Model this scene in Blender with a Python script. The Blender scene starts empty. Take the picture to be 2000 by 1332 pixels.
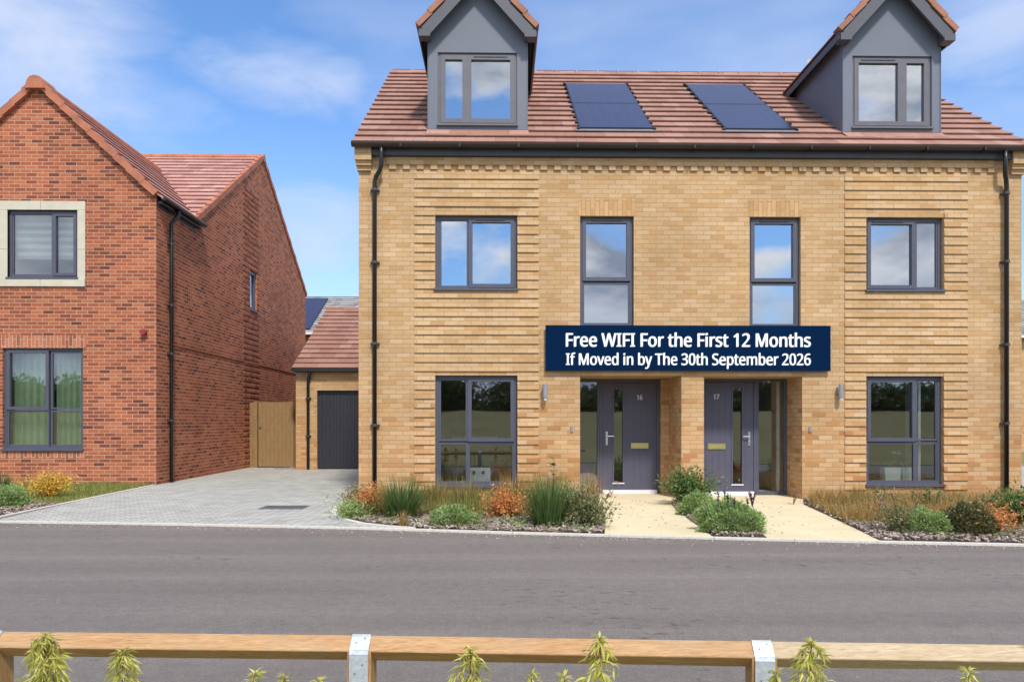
import bpy, math, random
from mathutils import Vector as V, noise as mn
R = math.radians
rnd = random.Random(7)

# ------------------------------------------------------------------ camera, sky, sun, exposure
sc = bpy.context.scene
C = bpy.data.collections.new("place"); sc.collection.children.link(C)
cd = bpy.data.cameras.new("camera"); cam = bpy.data.objects.new("camera", cd); C.objects.link(cam)
cd.sensor_width = 36.0; cd.lens = 26.33; cd.shift_y = 0.0785; cd.clip_start = 0.05; cd.clip_end = 3000
cam.location = (0, 0, 1.28); cam.rotation_euler = (R(90), 0, -math.atan(25 / 1463))
sc.camera = cam
sc.view_settings.view_transform = 'Standard'; sc.view_settings.look = 'None'
sc.view_settings.exposure = 0.75; sc.view_settings.gamma = 1.0
SUN_EL, SUN_AZ = R(53), R(16)            # azimuth measured from -Y (behind the camera) towards +X
sd = bpy.data.lights.new("sun", 'SUN'); sd.energy = 2.3; sd.angle = R(6); sd.color = (1.0, 0.95, 0.87)
sun = bpy.data.objects.new("sun", sd); C.objects.link(sun)
sv = V((math.sin(SUN_AZ) * math.cos(SUN_EL), -math.cos(SUN_AZ) * math.cos(SUN_EL), math.sin(SUN_EL)))
sun.rotation_euler = sv.to_track_quat('Z', 'Y').to_euler(); sun.location = sv * 60

class NT:
    """small helper for writing node trees"""
    def __init__(s, tree): s.t = tree; s.n = tree.nodes; s.l = tree.links
    def node(s, typ, **kw):
        n = s.n.new(typ)
        for k, v in kw.items(): setattr(n, k, v)
        return n
    def put(s, sock, v):
        if hasattr(v, 'is_output'): s.l.new(v, sock)
        elif v is not None:
            if hasattr(sock.default_value, '__len__') and not hasattr(v, '__len__'): v = [v] * len(sock.default_value)
            if hasattr(v, '__len__') and len(sock.default_value) == 4 and len(v) == 3: v = (*v, 1)
            sock.default_value = v
    def m(s, op, a, b=None, c=None, clamp=False):
        n = s.node('ShaderNodeMath', operation=op, use_clamp=clamp)
        for i, x in enumerate((a, b, c)):
            if x is not None: s.put(n.inputs[i], x)
        return n.outputs[0]
    def vm(s, op, a, b=None, scale=None):
        n = s.node('ShaderNodeVectorMath', operation=op)
        s.put(n.inputs[0], a)
        if b is not None: s.put(n.inputs[1], b)
        if scale is not None: s.put(n.inputs['Scale'], scale)
        return n.outputs[0]
    def sep(s, v): n = s.node('ShaderNodeSeparateXYZ'); s.put(n.inputs[0], v); return n.outputs
    def comb(s, x, y, z=0.0):
        n = s.node('ShaderNodeCombineXYZ')
        for i, q in enumerate((x, y, z)): s.put(n.inputs[i], q)
        return n.outputs[0]
    def noise(s, vec, scale, detail=4.0, rough=0.55, dist=0.0):
        n = s.node('ShaderNodeTexNoise'); s.put(n.inputs['Vector'], vec)
        n.inputs['Scale'].default_value = scale; n.inputs['Detail'].default_value = detail
        n.inputs['Roughness'].default_value = rough; n.inputs['Distortion'].default_value = dist
        return n.outputs[0]
    def white(s, vec): n = s.node('ShaderNodeTexWhiteNoise', noise_dimensions='3D'); s.put(n.inputs['Vector'], vec); return n.outputs[0]
    def ramp(s, fac, stops, interp='LINEAR'):
        n = s.node('ShaderNodeValToRGB'); cr = n.color_ramp; cr.interpolation = interp
        while len(cr.elements) < len(stops): cr.elements.new(0.5)
        for e, (p, c) in zip(cr.elements, stops):
            e.position = p; e.color = (c, c, c, 1) if not hasattr(c, '__len__') else (*c, 1)
        s.put(n.inputs[0], fac); return n.outputs[0]
    def mix(s, fac, a, b, blend='MIX'):
        n = s.node('ShaderNodeMix', data_type='RGBA', blend_type=blend)
        s.put(n.inputs[0], fac); s.put(n.inputs[6], a); s.put(n.inputs[7], b); return n.outputs[2]
    def maprange(s, v, a, b, c=0.0, d=1.0, smooth=True):
        n = s.node('ShaderNodeMapRange', interpolation_type='SMOOTHSTEP' if smooth else 'LINEAR')
        for i, q in enumerate((v, a, b, c, d)): s.put(n.inputs[i], q)
        return n.outputs[0]
    def bump(s, h, dist=0.01, strength=1.0):
        n = s.node('ShaderNodeBump'); n.inputs['Distance'].default_value = dist; n.inputs['Strength'].default_value = strength
        s.put(n.inputs['Height'], h); return n.outputs[0]

world = bpy.data.worlds.new("World"); sc.world = world; world.use_nodes = True
w = NT(world.node_tree); w.n.clear()
sky = w.node('ShaderNodeTexSky', sky_type='NISHITA', sun_disc=False, sun_elevation=SUN_EL, sun_rotation=math.pi - SUN_AZ,
             altitude=300, air_density=1.0, dust_density=0.3, ozone_density=2.2)
dirv = w.node('ShaderNodeTexCoord').outputs['Generated']
dx, dy, dz = w.sep(dirv)
zz = w.m('ADD', w.m('MAXIMUM', dz, 0.0), 0.16)
pl = w.comb(w.m('DIVIDE', dx, zz), w.m('DIVIDE', dy, zz), 0.0)
back = w.maprange(dy, 0.15, -0.25)                                       # cumulus banks stand to the south of the houses
wisp = w.m('MULTIPLY', w.ramp(w.noise(w.vm('ADD', w.vm('MULTIPLY', pl, (0.85, 1.05, 1)), (3.1, 6.6, 0)), 0.72, 5, 0.5, 0.3), [(0.475, 0.0), (0.67, 1.0)]), 0.85)
def bank(d0, sx, sz, amount, sc_):
    # a soft cloud bank standing in compass direction d0
    df = w.vm('MULTIPLY', w.vm('SUBTRACT', dirv, d0), (1 / sx, 1 / sx, 1 / sz))
    n_ = w.node('ShaderNodeVectorMath', operation='LENGTH'); w.put(n_.inputs[0], df)
    rr_ = w.m('ADD', n_.outputs['Value'], w.m('MULTIPLY', w.m('SUBTRACT', w.noise(w.vm('MULTIPLY', dirv, (1, 1, 2.4)), sc_, 6, 0.55, 0.4), 0.5), 1.9))
    return w.m('MULTIPLY', w.maprange(rr_, 1.05, 0.0), amount)
wisp = w.m('MAXIMUM', wisp, w.m('MAXIMUM', bank((-0.48, 0.78, 0.375), 0.20, 0.11, 0.95, 5.0), w.m('MAXIMUM', bank((-0.25, 0.88, 0.40), 0.13, 0.045, 0.7, 7.0),
        w.m('MAXIMUM', bank((-0.23, 0.94, 0.22), 0.15, 0.10, 0.75, 6.0), bank((0.52, 0.75, 0.41), 0.16, 0.10, 0.75, 5.0)))))
cum = w.ramp(w.m('ADD', w.noise(w.vm('ADD', w.vm('MULTIPLY', dirv, (1.0, 1.0, 1.7)), (1.3, 0.4, 2.0)), 4.0, 7, 0.5, 0.2), w.m('MULTIPLY', w.m('SUBTRACT', w.ramp(dz, [(0.0, 0.6), (0.205, 0.68), (0.250, 0.47), (0.30, 0.45), (0.335, 0.66), (0.6, 0.5), (1.0, 0.5)]), 0.5), 0.55)), [(0.455, 0.0), (0.545, 1.0)])
lowhaze = w.maprange(dz, 0.42, 0.0, 0.0, 0.5)
mask = w.m('MAXIMUM', w.m('ADD', w.m('MULTIPLY', wisp, w.m('SUBTRACT', 1.0, back)), w.m('MULTIPLY', cum, back)), w.m('MULTIPLY', lowhaze, w.m('SUBTRACT', 1.0, back)), clamp=True)
shade = w.ramp(w.noise(w.vm('ADD', w.vm('MULTIPLY', dirv, (1.0, 1.0, 2.2)), (7.0, 2.0, 1.0)), 5.5, 6, 0.55), [(0.34, (0.36, 0.42, 0.53)), (0.56, (1.05, 1.05, 1.06))])
shade = w.mix(1.0, shade, w.ramp(dz, [(0.12, (0.55, 0.62, 0.74)), (0.235, (1.0, 1.0, 1.0))]), 'MULTIPLY')
shade = w.mix(back, (0.40, 0.46, 0.60), shade)
skyc = w.vm('SCALE', w.vm('MULTIPLY', sky.outputs[0], (0.62, 0.80, 0.97)), scale=0.145)
col = w.mix(mask, skyc, shade)
bg = w.node('ShaderNodeBackground'); w.put(bg.inputs[0], col); bg.inputs[1].default_value = 1.0
wo = w.node('ShaderNodeOutputWorld'); w.l.new(bg.outputs[0], wo.inputs[0])

# ------------------------------------------------------------------ materials
def new_mat(name):
    m = bpy.data.materials.new(name); m.use_nodes = True
    t = NT(m.node_tree); t.n.clear()
    out = t.node('ShaderNodeOutputMaterial'); b = t.node('ShaderNodeBsdfPrincipled')
    t.l.new(b.outputs[0], out.inputs[0]); t.out = out; t.b = b
    return m, t
def uvnode(t): return t.node('ShaderNodeTexCoord').outputs['UV']
def objco(t): return t.node('ShaderNodeTexCoord').outputs['Object']

def simple(name, col, rough=0.6, metal=0.0, var=0.12, scale=6.0, bump=0.0, spec=0.5):
    m, t = new_mat(name)
    n = t.noise(objco(t), scale, 5)
    k = t.ramp(n, [(0.3, 1 - var), (0.7, 1 + var)])
    t.put(t.b.inputs['Base Color'], t.mix(1.0, col, k, 'MULTIPLY'))
    t.put(t.b.inputs['Roughness'], t.m('ADD', rough - 0.06, t.m('MULTIPLY', n, 0.12)))
    t.b.inputs['Metallic'].default_value = metal; t.b.inputs['Specular IOR Level'].default_value = spec
    if bump: t.l.new(t.bump(t.noise(objco(t), scale * 12, 3), bump), t.b.inputs['Normal'])
    return m

def cells(t, uv, bw, bh, mort):
    """brick cells: (random value per brick, 1 inside a brick / 0 in the joint, row number)"""
    u, v, _ = t.sep(uv)
    row = t.m('FLOOR', t.m('DIVIDE', v, bh))
    off = t.m('MULTIPLY', t.m('FLOORED_MODULO', row, 2.0), 0.5)
    cx = t.m('ADD', t.m('DIVIDE', u, bw), off)
    colm = t.m('FLOOR', cx)
    fx = t.m('MULTIPLY', t.m('SUBTRACT', cx, colm), bw)
    fy = t.m('SUBTRACT', v, t.m('MULTIPLY', row, bh))
    ix = t.m('MINIMUM', fx, t.m('SUBTRACT', bw, fx)); iy = t.m('MINIMUM', fy, t.m('SUBTRACT', bh, fy))
    inside = t.maprange(t.m('MINIMUM', ix, iy), mort * 0.38, mort * 0.62)
    ident = t.comb(colm, row, 3.7)
    return t.white(ident), inside, ident

def brick(name, stops, mortar, bw=0.225, bh=0.075, mort=0.011, batch=None, soldier=False, depth=0.0035, blot=0.16):
    m, t = new_mat(name)
    uv = uvnode(t)
    if soldier:
        a, b_, _ = t.sep(uv); uv2 = t.comb(b_, a, 0.0)
    else: uv2 = uv
    rv, inside, ident = cells(t, uv2, bw, bh, mort)
    col = t.ramp(rv, stops)
    if batch:                                     # a redder batch of bricks laid in the lower courses
        lo, hi, st2 = batch
        z = t.sep(objco(t))[2]
        edge = t.m('ADD', z, t.m('MULTIPLY', t.m('SUBTRACT', t.white(t.vm('ADD', ident, (9, 4, 0))), 0.5), 1.3))
        col = t.mix(t.maprange(edge, hi, lo), col, t.ramp(rv, st2))
    if batch:
        cl = t.maprange(t.noise(t.vm('MULTIPLY', ident, (0.30, 0.42, 0)), 1.0, 3, 0.6), 0.56, 0.72)
        col = t.mix(t.m('MULTIPLY', cl, t.m('MULTIPLY', t.white(t.vm('ADD', ident, (2, 8, 1))), 0.75)), col, (0.50, 0.255, 0.115))
    fine = t.noise(uv, 60, 4, 0.6); big = t.noise(uv, 0.9, 5, 0.6)
    col = t.mix(1.0, col, t.ramp(fine, [(0.3, 0.86), (0.7, 1.12)]), 'MULTIPLY')
    mo = t.mix(1.0, mortar, t.ramp(t.noise(uv, 25, 3), [(0.3, 0.85), (0.7, 1.1)]), 'MULTIPLY')
    c = t.mix(inside, mo, col)
    c = t.mix(1.0, c, t.ramp(big, [(0.3, 1 - blot), (0.7, 1 + blot)]), 'MULTIPLY')
    t.put(t.b.inputs['Base Color'], c); t.b.inputs['Roughness'].default_value = 0.9
    t.b.inputs['Specular IOR Level'].default_value = 0.25
    h = t.m('ADD', inside, t.m('MULTIPLY', fine, 0.35))
    t.l.new(t.bump(h, depth), t.b.inputs['Normal'])
    return m

M = {}
Y_ST = [(0.0, (0.46, 0.27, 0.118)), (0.12, (0.50, 0.308, 0.145)), (0.5, (0.525, 0.342, 0.180)), (0.85, (0.545, 0.362, 0.20)), (1.0, (0.575, 0.395, 0.235))]
Y_ST2 = [(0.0, (0.40, 0.18, 0.07)), (0.12, (0.47, 0.235, 0.098)), (0.4, (0.53, 0.305, 0.142)), (0.8, (0.56, 0.345, 0.175)), (1.0, (0.59, 0.39, 0.215))]
M['ybrick'] = brick('yellow_brick', Y_ST, (0.43, 0.283, 0.138), mort=0.008, batch=(0.9, 1.75, Y_ST2), blot=0.13)
M['ysoldier'] = brick('yellow_soldier_brick', [(0, (0.48, 0.27, 0.12)), (0.5, (0.54, 0.325, 0.155)), (1, (0.58, 0.37, 0.19))], (0.44, 0.28, 0.13), bw=0.28, soldier=True)
R_ST = [(0.0, (0.13, 0.045, 0.034)), (0.09, (0.22, 0.068, 0.042)), (0.4, (0.325, 0.095, 0.049)), (0.7, (0.395, 0.123, 0.060)), (1.0, (0.44, 0.155, 0.078))]
M['rbrick'] = brick('red_brick', R_ST, (0.53, 0.305, 0.20), mort=0.014, blot=0.13)
M['rsoldier'] = brick('red_soldier_brick', [(0, (0.28, 0.085, 0.045)), (0.5, (0.42, 0.14, 0.075)), (1, (0.50, 0.19, 0.10))], (0.55, 0.36, 0.26), bw=0.28, mort=0.014, soldier=True)

def tile(name, stops, tw, gauge, rough=0.75):
    m, t = new_mat(name); uv = uvnode(t)
    rv, inside, ident = cells(t, uv, tw, gauge, 0.006)
    u, v, _ = t.sep(uv)
    c = t.ramp(rv, stops)
    n = t.noise(uv, 9, 6, 0.65); f = t.noise(uv, 90, 3, 0.6)
    c = t.mix(1.0, c, t.ramp(n, [(0.25, 0.86), (0.75, 1.12)]), 'MULTIPLY')
    c = t.mix(1.0, c, t.ramp(f, [(0.3, 0.90), (0.7, 1.10)]), 'MULTIPLY')
    c = t.mix(t.maprange(inside, 0, 1, 0.40, 0.0), c, (0.12, 0.055, 0.045))
    t.put(t.b.inputs['Base Color'], c); t.b.inputs['Roughness'].default_value = rough
    t.l.new(t.bump(t.m('ADD', inside, t.m('MULTIPLY', f, 0.5)), 0.003), t.b.inputs['Normal'])
    return m
M['ytile'] = tile('brown_red_roof_tile', [(0, (0.28, 0.138, 0.098)), (0.4, (0.325, 0.167, 0.121)), (0.8, (0.355, 0.188, 0.140)), (1, (0.39, 0.218, 0.166))], 0.33, 0.335)
M['rtile'] = tile('pink_red_roof_tile', [(0, (0.40, 0.19, 0.15)), (0.4, (0.46, 0.235, 0.19)), (0.8, (0.50, 0.265, 0.22)), (1, (0.54, 0.30, 0.25))], 0.33, 0.33)
M['gtile'] = tile('grey_roof_tile', [(0, (0.20, 0.20, 0.20)), (0.5, (0.28, 0.28, 0.27)), (1, (0.36, 0.355, 0.34))], 0.33, 0.30)
M['verge'] = simple('terracotta_verge_cap', (0.42, 0.15, 0.08), 0.75, var=0.22, scale=3.5, bump=0.002)
M['yverge'] = simple('brown_verge_cap', (0.33, 0.145, 0.088), 0.75, var=0.22, scale=3.5, bump=0.002)
M['frame'] = simple('anthracite_window_frame', (0.082, 0.084, 0.115), 0.42, var=0.06)
M['dframe'] = simple('warm_grey_window_frame', (0.125, 0.122, 0.14), 0.42, var=0.06)
M['clad'] = simple('blue_grey_dormer_cladding', (0.142, 0.156, 0.198), 0.55, var=0.05, scale=1.5)
M['barge'] = simple('grey_barge_board', (0.078, 0.080, 0.098), 0.5, var=0.06)
M['fascia'] = simple('dark_grey_fascia', (0.052, 0.050, 0.056), 0.5, var=0.06)
M['gutter'] = simple('black_plastic_gutter', (0.020, 0.017, 0.016), 0.38, var=0.1)
M['gutterbr'] = simple('bronze_plastic_gutter', (0.040, 0.030, 0.025), 0.4, var=0.1)
M['pipe'] = simple('black_plastic_pipe', (0.017, 0.015, 0.016), 0.35, var=0.1)
M['stone'] = simple('cast_stone', (0.56, 0.52, 0.41), 0.85, var=0.08, scale=4, bump=0.002)
M['door'] = simple('anthracite_door_paint', (0.083, 0.083, 0.125), 0.45, var=0.05)
M['gdoor'] = simple('dark_garage_door_paint', (0.022, 0.023, 0.031), 0.5, var=0.08)
M['white'] = simple('white_plastic', (0.72, 0.73, 0.76), 0.45, var=0.04)
M['steel'] = simple('brushed_steel', (0.62, 0.62, 0.63), 0.32, metal=1.0, var=0.06)
M['brass'] = simple('polished_brass', (0.66, 0.58, 0.24), 0.3, metal=0.8, var=0.04, scale=3)
M['lampgrey'] = simple('satin_lamp_metal', (0.42, 0.42, 0.43), 0.35, metal=0.7, var=0.06)
M['plaster'] = simple('interior_plaster', (0.52, 0.51, 0.46), 0.9, var=0.03)
M['dark'] = simple('dark_appliance', (0.03, 0.03, 0.03), 0.3)
M['bell'] = simple('red_alarm_plastic', (0.26, 0.025, 0.02), 0.4)
M['navy'] = simple('navy_banner_vinyl', (0.001, 0.014, 0.050), 0.9, var=0.05, scale=1.2, spec=0.05)
M['letter'] = simple('white_banner_lettering', (0.86, 0.88, 0.90), 0.55, var=0.01)
M['numeral'] = simple('silver_numeral', (0.75, 0.75, 0.76), 0.4, var=0.02)
M['pot'] = simple('white_ceramic', (0.80, 0.82, 0.72), 0.5, var=0.04)
M['soilm'] = simple('dark_bed_soil', (0.085, 0.058, 0.040), 0.95, var=0.35, scale=18, bump=0.02)
M['lead'] = simple('lead_flashing', (0.17, 0.18, 0.20), 0.6, var=0.1)

def wood(name, base, dark, dirn=(0.6, 9, 9), knots=True, rough=0.75, scale=1.0):
    m, t = new_mat(name)
    p = t.vm('MULTIPLY', objco(t), dirn)
    n = t.noise(p, 5 * scale, 6, 0.62, 0.6); n2 = t.noise(p, 22 * scale, 4, 0.6)
    c = t.mix(t.ramp(n, [(0.35, 0.0), (0.70, 1.0)]), base, dark)
    c = t.mix(1.0, c, t.ramp(n2, [(0.3, 0.82), (0.7, 1.12)]), 'MULTIPLY')
    if knots:
        vo = t.node('ShaderNodeTexVoronoi'); t.put(vo.inputs['Vector'], t.vm('MULTIPLY', objco(t), (2.9, 6.5, 6.5))); vo.inputs['Scale'].default_value = 0.85
        t_k = t.m('ADD', vo.outputs[0], t.m('MULTIPLY', t.m('SUBTRACT', n, 0.5), 0.16))
        c = t.mix(t.maprange(t_k, 0.24, 0.09), c, (dark[0] * 0.42, dark[1] * 0.34, dark[2] * 0.3))
    gr = t.noise(t.vm('MULTIPLY', objco(t), (dirn[0] * 1.2, dirn[1] * 9, dirn[2] * 9)), 6 * scale, 3, 0.6)
    c = t.mix(1.0, c, t.ramp(gr, [(0.32, 0.72), (0.5, 1.0), (0.7, 1.10)]), 'MULTIPLY')
    ck_ = t.noise(t.vm('MULTIPLY', objco(t), (dirn[0] * 1.0, dirn[1] * 5, dirn[2] * 5)), 4.0 * scale, 2, 0.5)
    c = t.mix(t.m('MULTIPLY', t.maprange(ck_, 0.70, 0.735), 0.75), c, (dark[0] * .35, dark[1] * .3, dark[2] * .28))
    if knots: wz = t.noise(t.vm('MULTIPLY', objco(t), (1.2, 3, 3)), 2.2, 4, 0.6)
    if knots: c = t.mix(t.maprange(wz, 0.50, 0.72, 0.0, 0.45), c, (0.40, 0.30, 0.20))
    t.put(t.b.inputs['Base Color'], c); t.b.inputs['Roughness'].default_value = rough
    t.l.new(t.bump(t.m('ADD', n2, gr), 0.002), t.b.inputs['Normal'])
    return m
M['rail'] = wood('pine_rail', (0.52, 0.32, 0.155), (0.43, 0.225, 0.09))
M['railpale'] = wood('pale_pine_rail', (0.55, 0.43, 0.275), (0.47, 0.34, 0.20))
M['post'] = wood('pine_post', (0.46, 0.27, 0.11), (0.36, 0.19, 0.07), (9, 9, 0.6), knots=False)
M['gate'] = wood('larch_gate_board', (0.325, 0.205, 0.085), (0.25, 0.145, 0.055), (8, 8, 0.7), knots=False)

def galv():
    m, t = new_mat('galvanised_steel')
    n = t.noise(objco(t), 30, 5, 0.7); vo = t.node('ShaderNodeTexVoronoi'); t.put(vo.inputs['Vector'], objco(t)); vo.inputs['Scale'].default_value = 70
    k = t.m('ADD', t.m('MULTIPLY', n, 0.5), t.m('MULTIPLY', t.sep(vo.outputs[1])[0], 0.3))
    t.put(t.b.inputs['Base Color'], t.ramp(k, [(0.15, (0.42, 0.46, 0.52)), (0.75, (0.62, 0.66, 0.71))]))
    t.b.inputs['Metallic'].default_value = 0.35; t.b.inputs['Roughness'].default_value = 0.5
    return m
M['galv'] = galv()

def glass_mat(name, refl, tint, rough=0.0):
    m, t = new_mat(name); t.n.remove(t.b)
    tr = t.node('ShaderNodeBsdfTransparent'); tr.inputs[0].default_value = (*tint, 1)
    gl = t.node('ShaderNodeBsdfGlossy'); gl.inputs['Roughness'].default_value = rough; gl.inputs[0].default_value = (0.93, 0.96, 1.0, 1)
    t.l.new(t.bump(t.noise(objco(t), 1.1, 1), 0.0009), gl.inputs['Normal'])
    lw = t.node('ShaderNodeLayerWeight'); lw.inputs[0].default_value = 0.25
    fac = t.m('ADD', refl, t.m('MULTIPLY', lw.outputs[0], 0.6), clamp=True)
    mx = t.node('ShaderNodeMixShader'); t.put(mx.inputs[0], fac); t.l.new(tr.outputs[0], mx.inputs[1]); t.l.new(gl.outputs[0], mx.inputs[2])
    t.l.new(mx.outputs[0], t.out.inputs[0]); return m
M['glass'] = glass_mat('double_glazing', 0.43, (0.72, 0.78, 0.74))
M['glassin'] = glass_mat('double_glazing_clear', 0.23, (0.82, 0.88, 0.84), 0.018)

def solar():
    m, t = new_mat('solar_cell_glass'); uv = uvnode(t); u, v, _ = t.sep(uv)
    fu = t.m('ABSOLUTE', t.m('SUBTRACT', t.m('FRACT', t.m('MULTIPLY', u, 6.0)), 0.5)); fv = t.m('ABSOLUTE', t.m('SUBTRACT', t.m('FRACT', t.m('MULTIPLY', v, 6.0)), 0.5))
    g = t.maprange(t.m('MAXIMUM', fu, fv), 0.475, 0.492)
    t.put(t.b.inputs['Base Color'], t.mix(g, (0.026, 0.024, 0.060), (0.055, 0.05, 0.095)))
    t.b.inputs['Roughness'].default_value = 0.22; t.b.inputs['Coat Weight'].default_value = 0.25; t.b.inputs['Coat Roughness'].default_value = 0.12
    return m
M['solar'] = solar()

def ground_mats():
    m, t = new_mat('asphalt'); p = objco(t)
    f = t.noise(p, 170, 3, 0.7); md = t.noise(p, 14, 6, 0.6); bg_ = t.noise(t.vm('MULTIPLY', p, (0.35, 1.5, 1)), 0.9, 5, 0.6)
    c = t.ramp(f, [(0.28, (0.118, 0.100, 0.088)), (0.5, (0.183, 0.157, 0.138)), (0.66, (0.233, 0.202, 0.178)), (0.80, (0.36, 0.325, 0.29))])
    c = t.mix(1.0, c, t.ramp(md, [(0.3, 0.88), (0.7, 1.10)]), 'MULTIPLY')
    c = t.mix(1.0, c, t.ramp(bg_, [(0.3, 0.93), (0.7, 1.06)]), 'MULTIPLY')
    tr_ = t.noise(t.vm('MULTIPLY', p, (0.05, 1.0, 1)), 1.5, 3, 0.5)
    c = t.mix(1.0, c, t.ramp(tr_, [(0.35, 0.90), (0.65, 1.07)]), 'MULTIPLY')
    chipn = t.maprange(t.noise(p, 42, 2, 0.5), 0.72, 0.76)
    c = t.mix(t.m('MULTIPLY', chipn, 0.6), c, (0.46, 0.43, 0.40))
    spots = t.maprange(t.noise(t.vm('MULTIPLY', p, (1.0, 2.2, 1)), 7.5, 4, 0.6), 0.60, 0.65)
    area = t.maprange(t.noise(t.vm('ADD', p, (4.0, 1.0, 0)), 0.7, 2), 0.53, 0.66)
    c = t.mix(t.m('MULTIPLY', t.m('MULTIPLY', spots, area), 0.75), c, (0.05, 0.045, 0.045))
    g2 = t.noise(p, 55, 2, 0.6)
    c = t.mix(1.0, c, t.ramp(g2, [(0.3, 0.80), (0.7, 1.18)]), 'MULTIPLY')
    yy = t.sep(p)[1]
    c = t.mix(1.0, c, t.ramp(t.noise(t.comb(0.0, yy, 0.0), 1.7, 3, 0.6), [(0.35, 0.90), (0.65, 1.08)]), 'MULTIPLY')
    crack = t.node('ShaderNodeTexVoronoi', feature='DISTANCE_TO_EDGE'); t.put(crack.inputs['Vector'], t.vm('ADD', t.vm('MULTIPLY', p, (0.10, 0.35, 1)), t.comb(t.m('MULTIPLY', md, 0.10), t.m('MULTIPLY', md, 0.12), 0.0))); crack.inputs['Scale'].default_value = 1.0
    c = t.mix(t.m('MULTIPLY', t.maprange(crack.outputs[0], 0.006, 0.001), t.m('MULTIPLY', area, 0.35)), c, (0.07, 0.06, 0.06))
    t.put(t.b.inputs['Base Color'], c); t.b.inputs['Roughness'].default_value = 0.92
    t.l.new(t.bump(f, 0.004), t.b.inputs['Normal']); M['asphalt'] = m
    m, t = new_mat('grey_block_paving'); uv = uvnode(t); u, v, _ = t.sep(uv)
    a = t.comb(t.m('MULTIPLY', t.m('ADD', u, v), 0.7071), t.m('MULTIPLY', t.m('SUBTRACT', v, u), 0.7071), 0.0)
    rv, inside, ident = cells(t, a, 0.2, 0.1, 0.012)
    c = t.ramp(rv, [(0, (0.36, 0.355, 0.32)), (0.5, (0.43, 0.425, 0.385)), (1, (0.49, 0.48, 0.435))])
    c = t.mix(1.0, c, t.ramp(t.noise(uv, 1.1, 6, 0.6), [(0.3, 0.93), (0.7, 1.06)]), 'MULTIPLY')
    c = t.mix(1.0, c, t.ramp(t.noise(uv, 120, 3), [(0.3, 0.88), (0.7, 1.10)]), 'MULTIPLY')
    c = t.mix(inside, (0.17, 0.16, 0.14), c)
    t.put(t.b.inputs['Base Color'], c); t.b.inputs['Roughness'].default_value = 0.88
    t.l.new(t.bump(inside, 0.004), t.b.inputs['Normal']); M['paving'] = m
    m, t = new_mat('buff_resin_path'); p = objco(t)
    f = t.noise(p, 190, 3, 0.7)
    c = t.ramp(f, [(0.3, (0.56, 0.455, 0.275)), (0.55, (0.70, 0.595, 0.385)), (0.75, (0.78, 0.68, 0.47))])
    c = t.mix(1.0, c, t.ramp(t.noise(p, 1.6, 6, 0.6), [(0.3, 0.90), (0.7, 1.07)]), 'MULTIPLY')
    t.put(t.b.inputs['Base Color'], c); t.b.inputs['Roughness'].default_value = 0.9
    t.l.new(t.bump(f, 0.002), t.b.inputs['Normal']); M['path'] = m
    m, t = new_mat('field_grass_ground'); p = objco(t)
    c = t.ramp(t.noise(p, 0.35, 8, 0.65), [(0.3, (0.13, 0.13, 0.04)), (0.55, (0.21, 0.185, 0.065)), (0.75, (0.27, 0.22, 0.09))])
    t.put(t.b.inputs['Base Color'], c); t.b.inputs['Roughness'].default_value = 1.0; M['field'] = m
    m, t = new_mat('concrete_kerb'); p = objco(t)
    c = t.mix(1.0, (0.62, 0.58, 0.51), t.ramp(t.noise(p, 30, 5, 0.65), [(0.3, 0.82), (0.7, 1.10)]), 'MULTIPLY')
    t.put(t.b.inputs['Base Color'], c); t.b.inputs['Roughness'].default_value = 0.9; M['kerb'] = m
ground_mats()

def leafmat(name, stops, trans=0.35, rough=0.55):
    """each leaf is its own island and takes its own shade"""
    m, t = new_mat(name)
    g = t.node('ShaderNodeNewGeometry')
    c = t.ramp(g.outputs['Random Per Island'], stops)
    c = t.mix(1.0, c, t.ramp(t.noise(objco(t), 9, 3), [(0.3, 0.78), (0.7, 1.2)]), 'MULTIPLY')
    t.put(t.b.inputs['Base Color'], c); t.b.inputs['Roughness'].default_value = rough; t.b.inputs['Specular IOR Level'].default_value = 0.3
    tr = t.node('ShaderNodeBsdfTranslucent'); t.put(tr.inputs[0], c)
    mx = t.node('ShaderNodeMixShader'); mx.inputs[0].default_value = trans
    t.l.new(t.b.outputs[0], mx.inputs[1]); t.l.new(tr.outputs[0], mx.inputs[2]); t.l.new(mx.outputs[0], t.out.inputs[0])
    return m
M['l_mound'] = leafmat('mound_leaf', [(0, (0.20, 0.29, 0.09)), (0.5, (0.33, 0.45, 0.155)), (1, (0.46, 0.58, 0.25))])
M['l_green'] = leafmat('deep_green_leaf', [(0, (0.06, 0.11, 0.03)), (0.5, (0.12, 0.20, 0.055)), (1, (0.20, 0.29, 0.09))])
M['l_olive'] = leafmat('olive_leaf', [(0, (0.12, 0.13, 0.05)), (0.5, (0.22, 0.235, 0.10)), (1, (0.34, 0.34, 0.17))])
M['l_dark'] = leafmat('bronze_green_leaf', [(0, (0.08, 0.05, 0.035)), (0.35, (0.13, 0.13, 0.05)), (1, (0.27, 0.27, 0.11))])
M['l_orange'] = leafmat('orange_leaf', [(0, (0.36, 0.17, 0.05)), (0.3, (0.66, 0.27, 0.085)), (1, (0.80, 0.40, 0.16))])
M['l_yellow'] = leafmat('golden_leaf', [(0, (0.45, 0.28, 0.05)), (0.4, (0.72, 0.45, 0.06)), (1, (0.85, 0.60, 0.14))])
M['l_wisp'] = leafmat('wispy_grass_blade', [(0, (0.17, 0.17, 0.045)), (0.45, (0.30, 0.25, 0.075)), (1, (0.48, 0.32, 0.13))], 0.4)
M['l_tan'] = leafmat('tan_grass_blade', [(0, (0.25, 0.19, 0.055)), (0.5, (0.44, 0.27, 0.085)), (1, (0.58, 0.37, 0.15))], 0.4)
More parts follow.
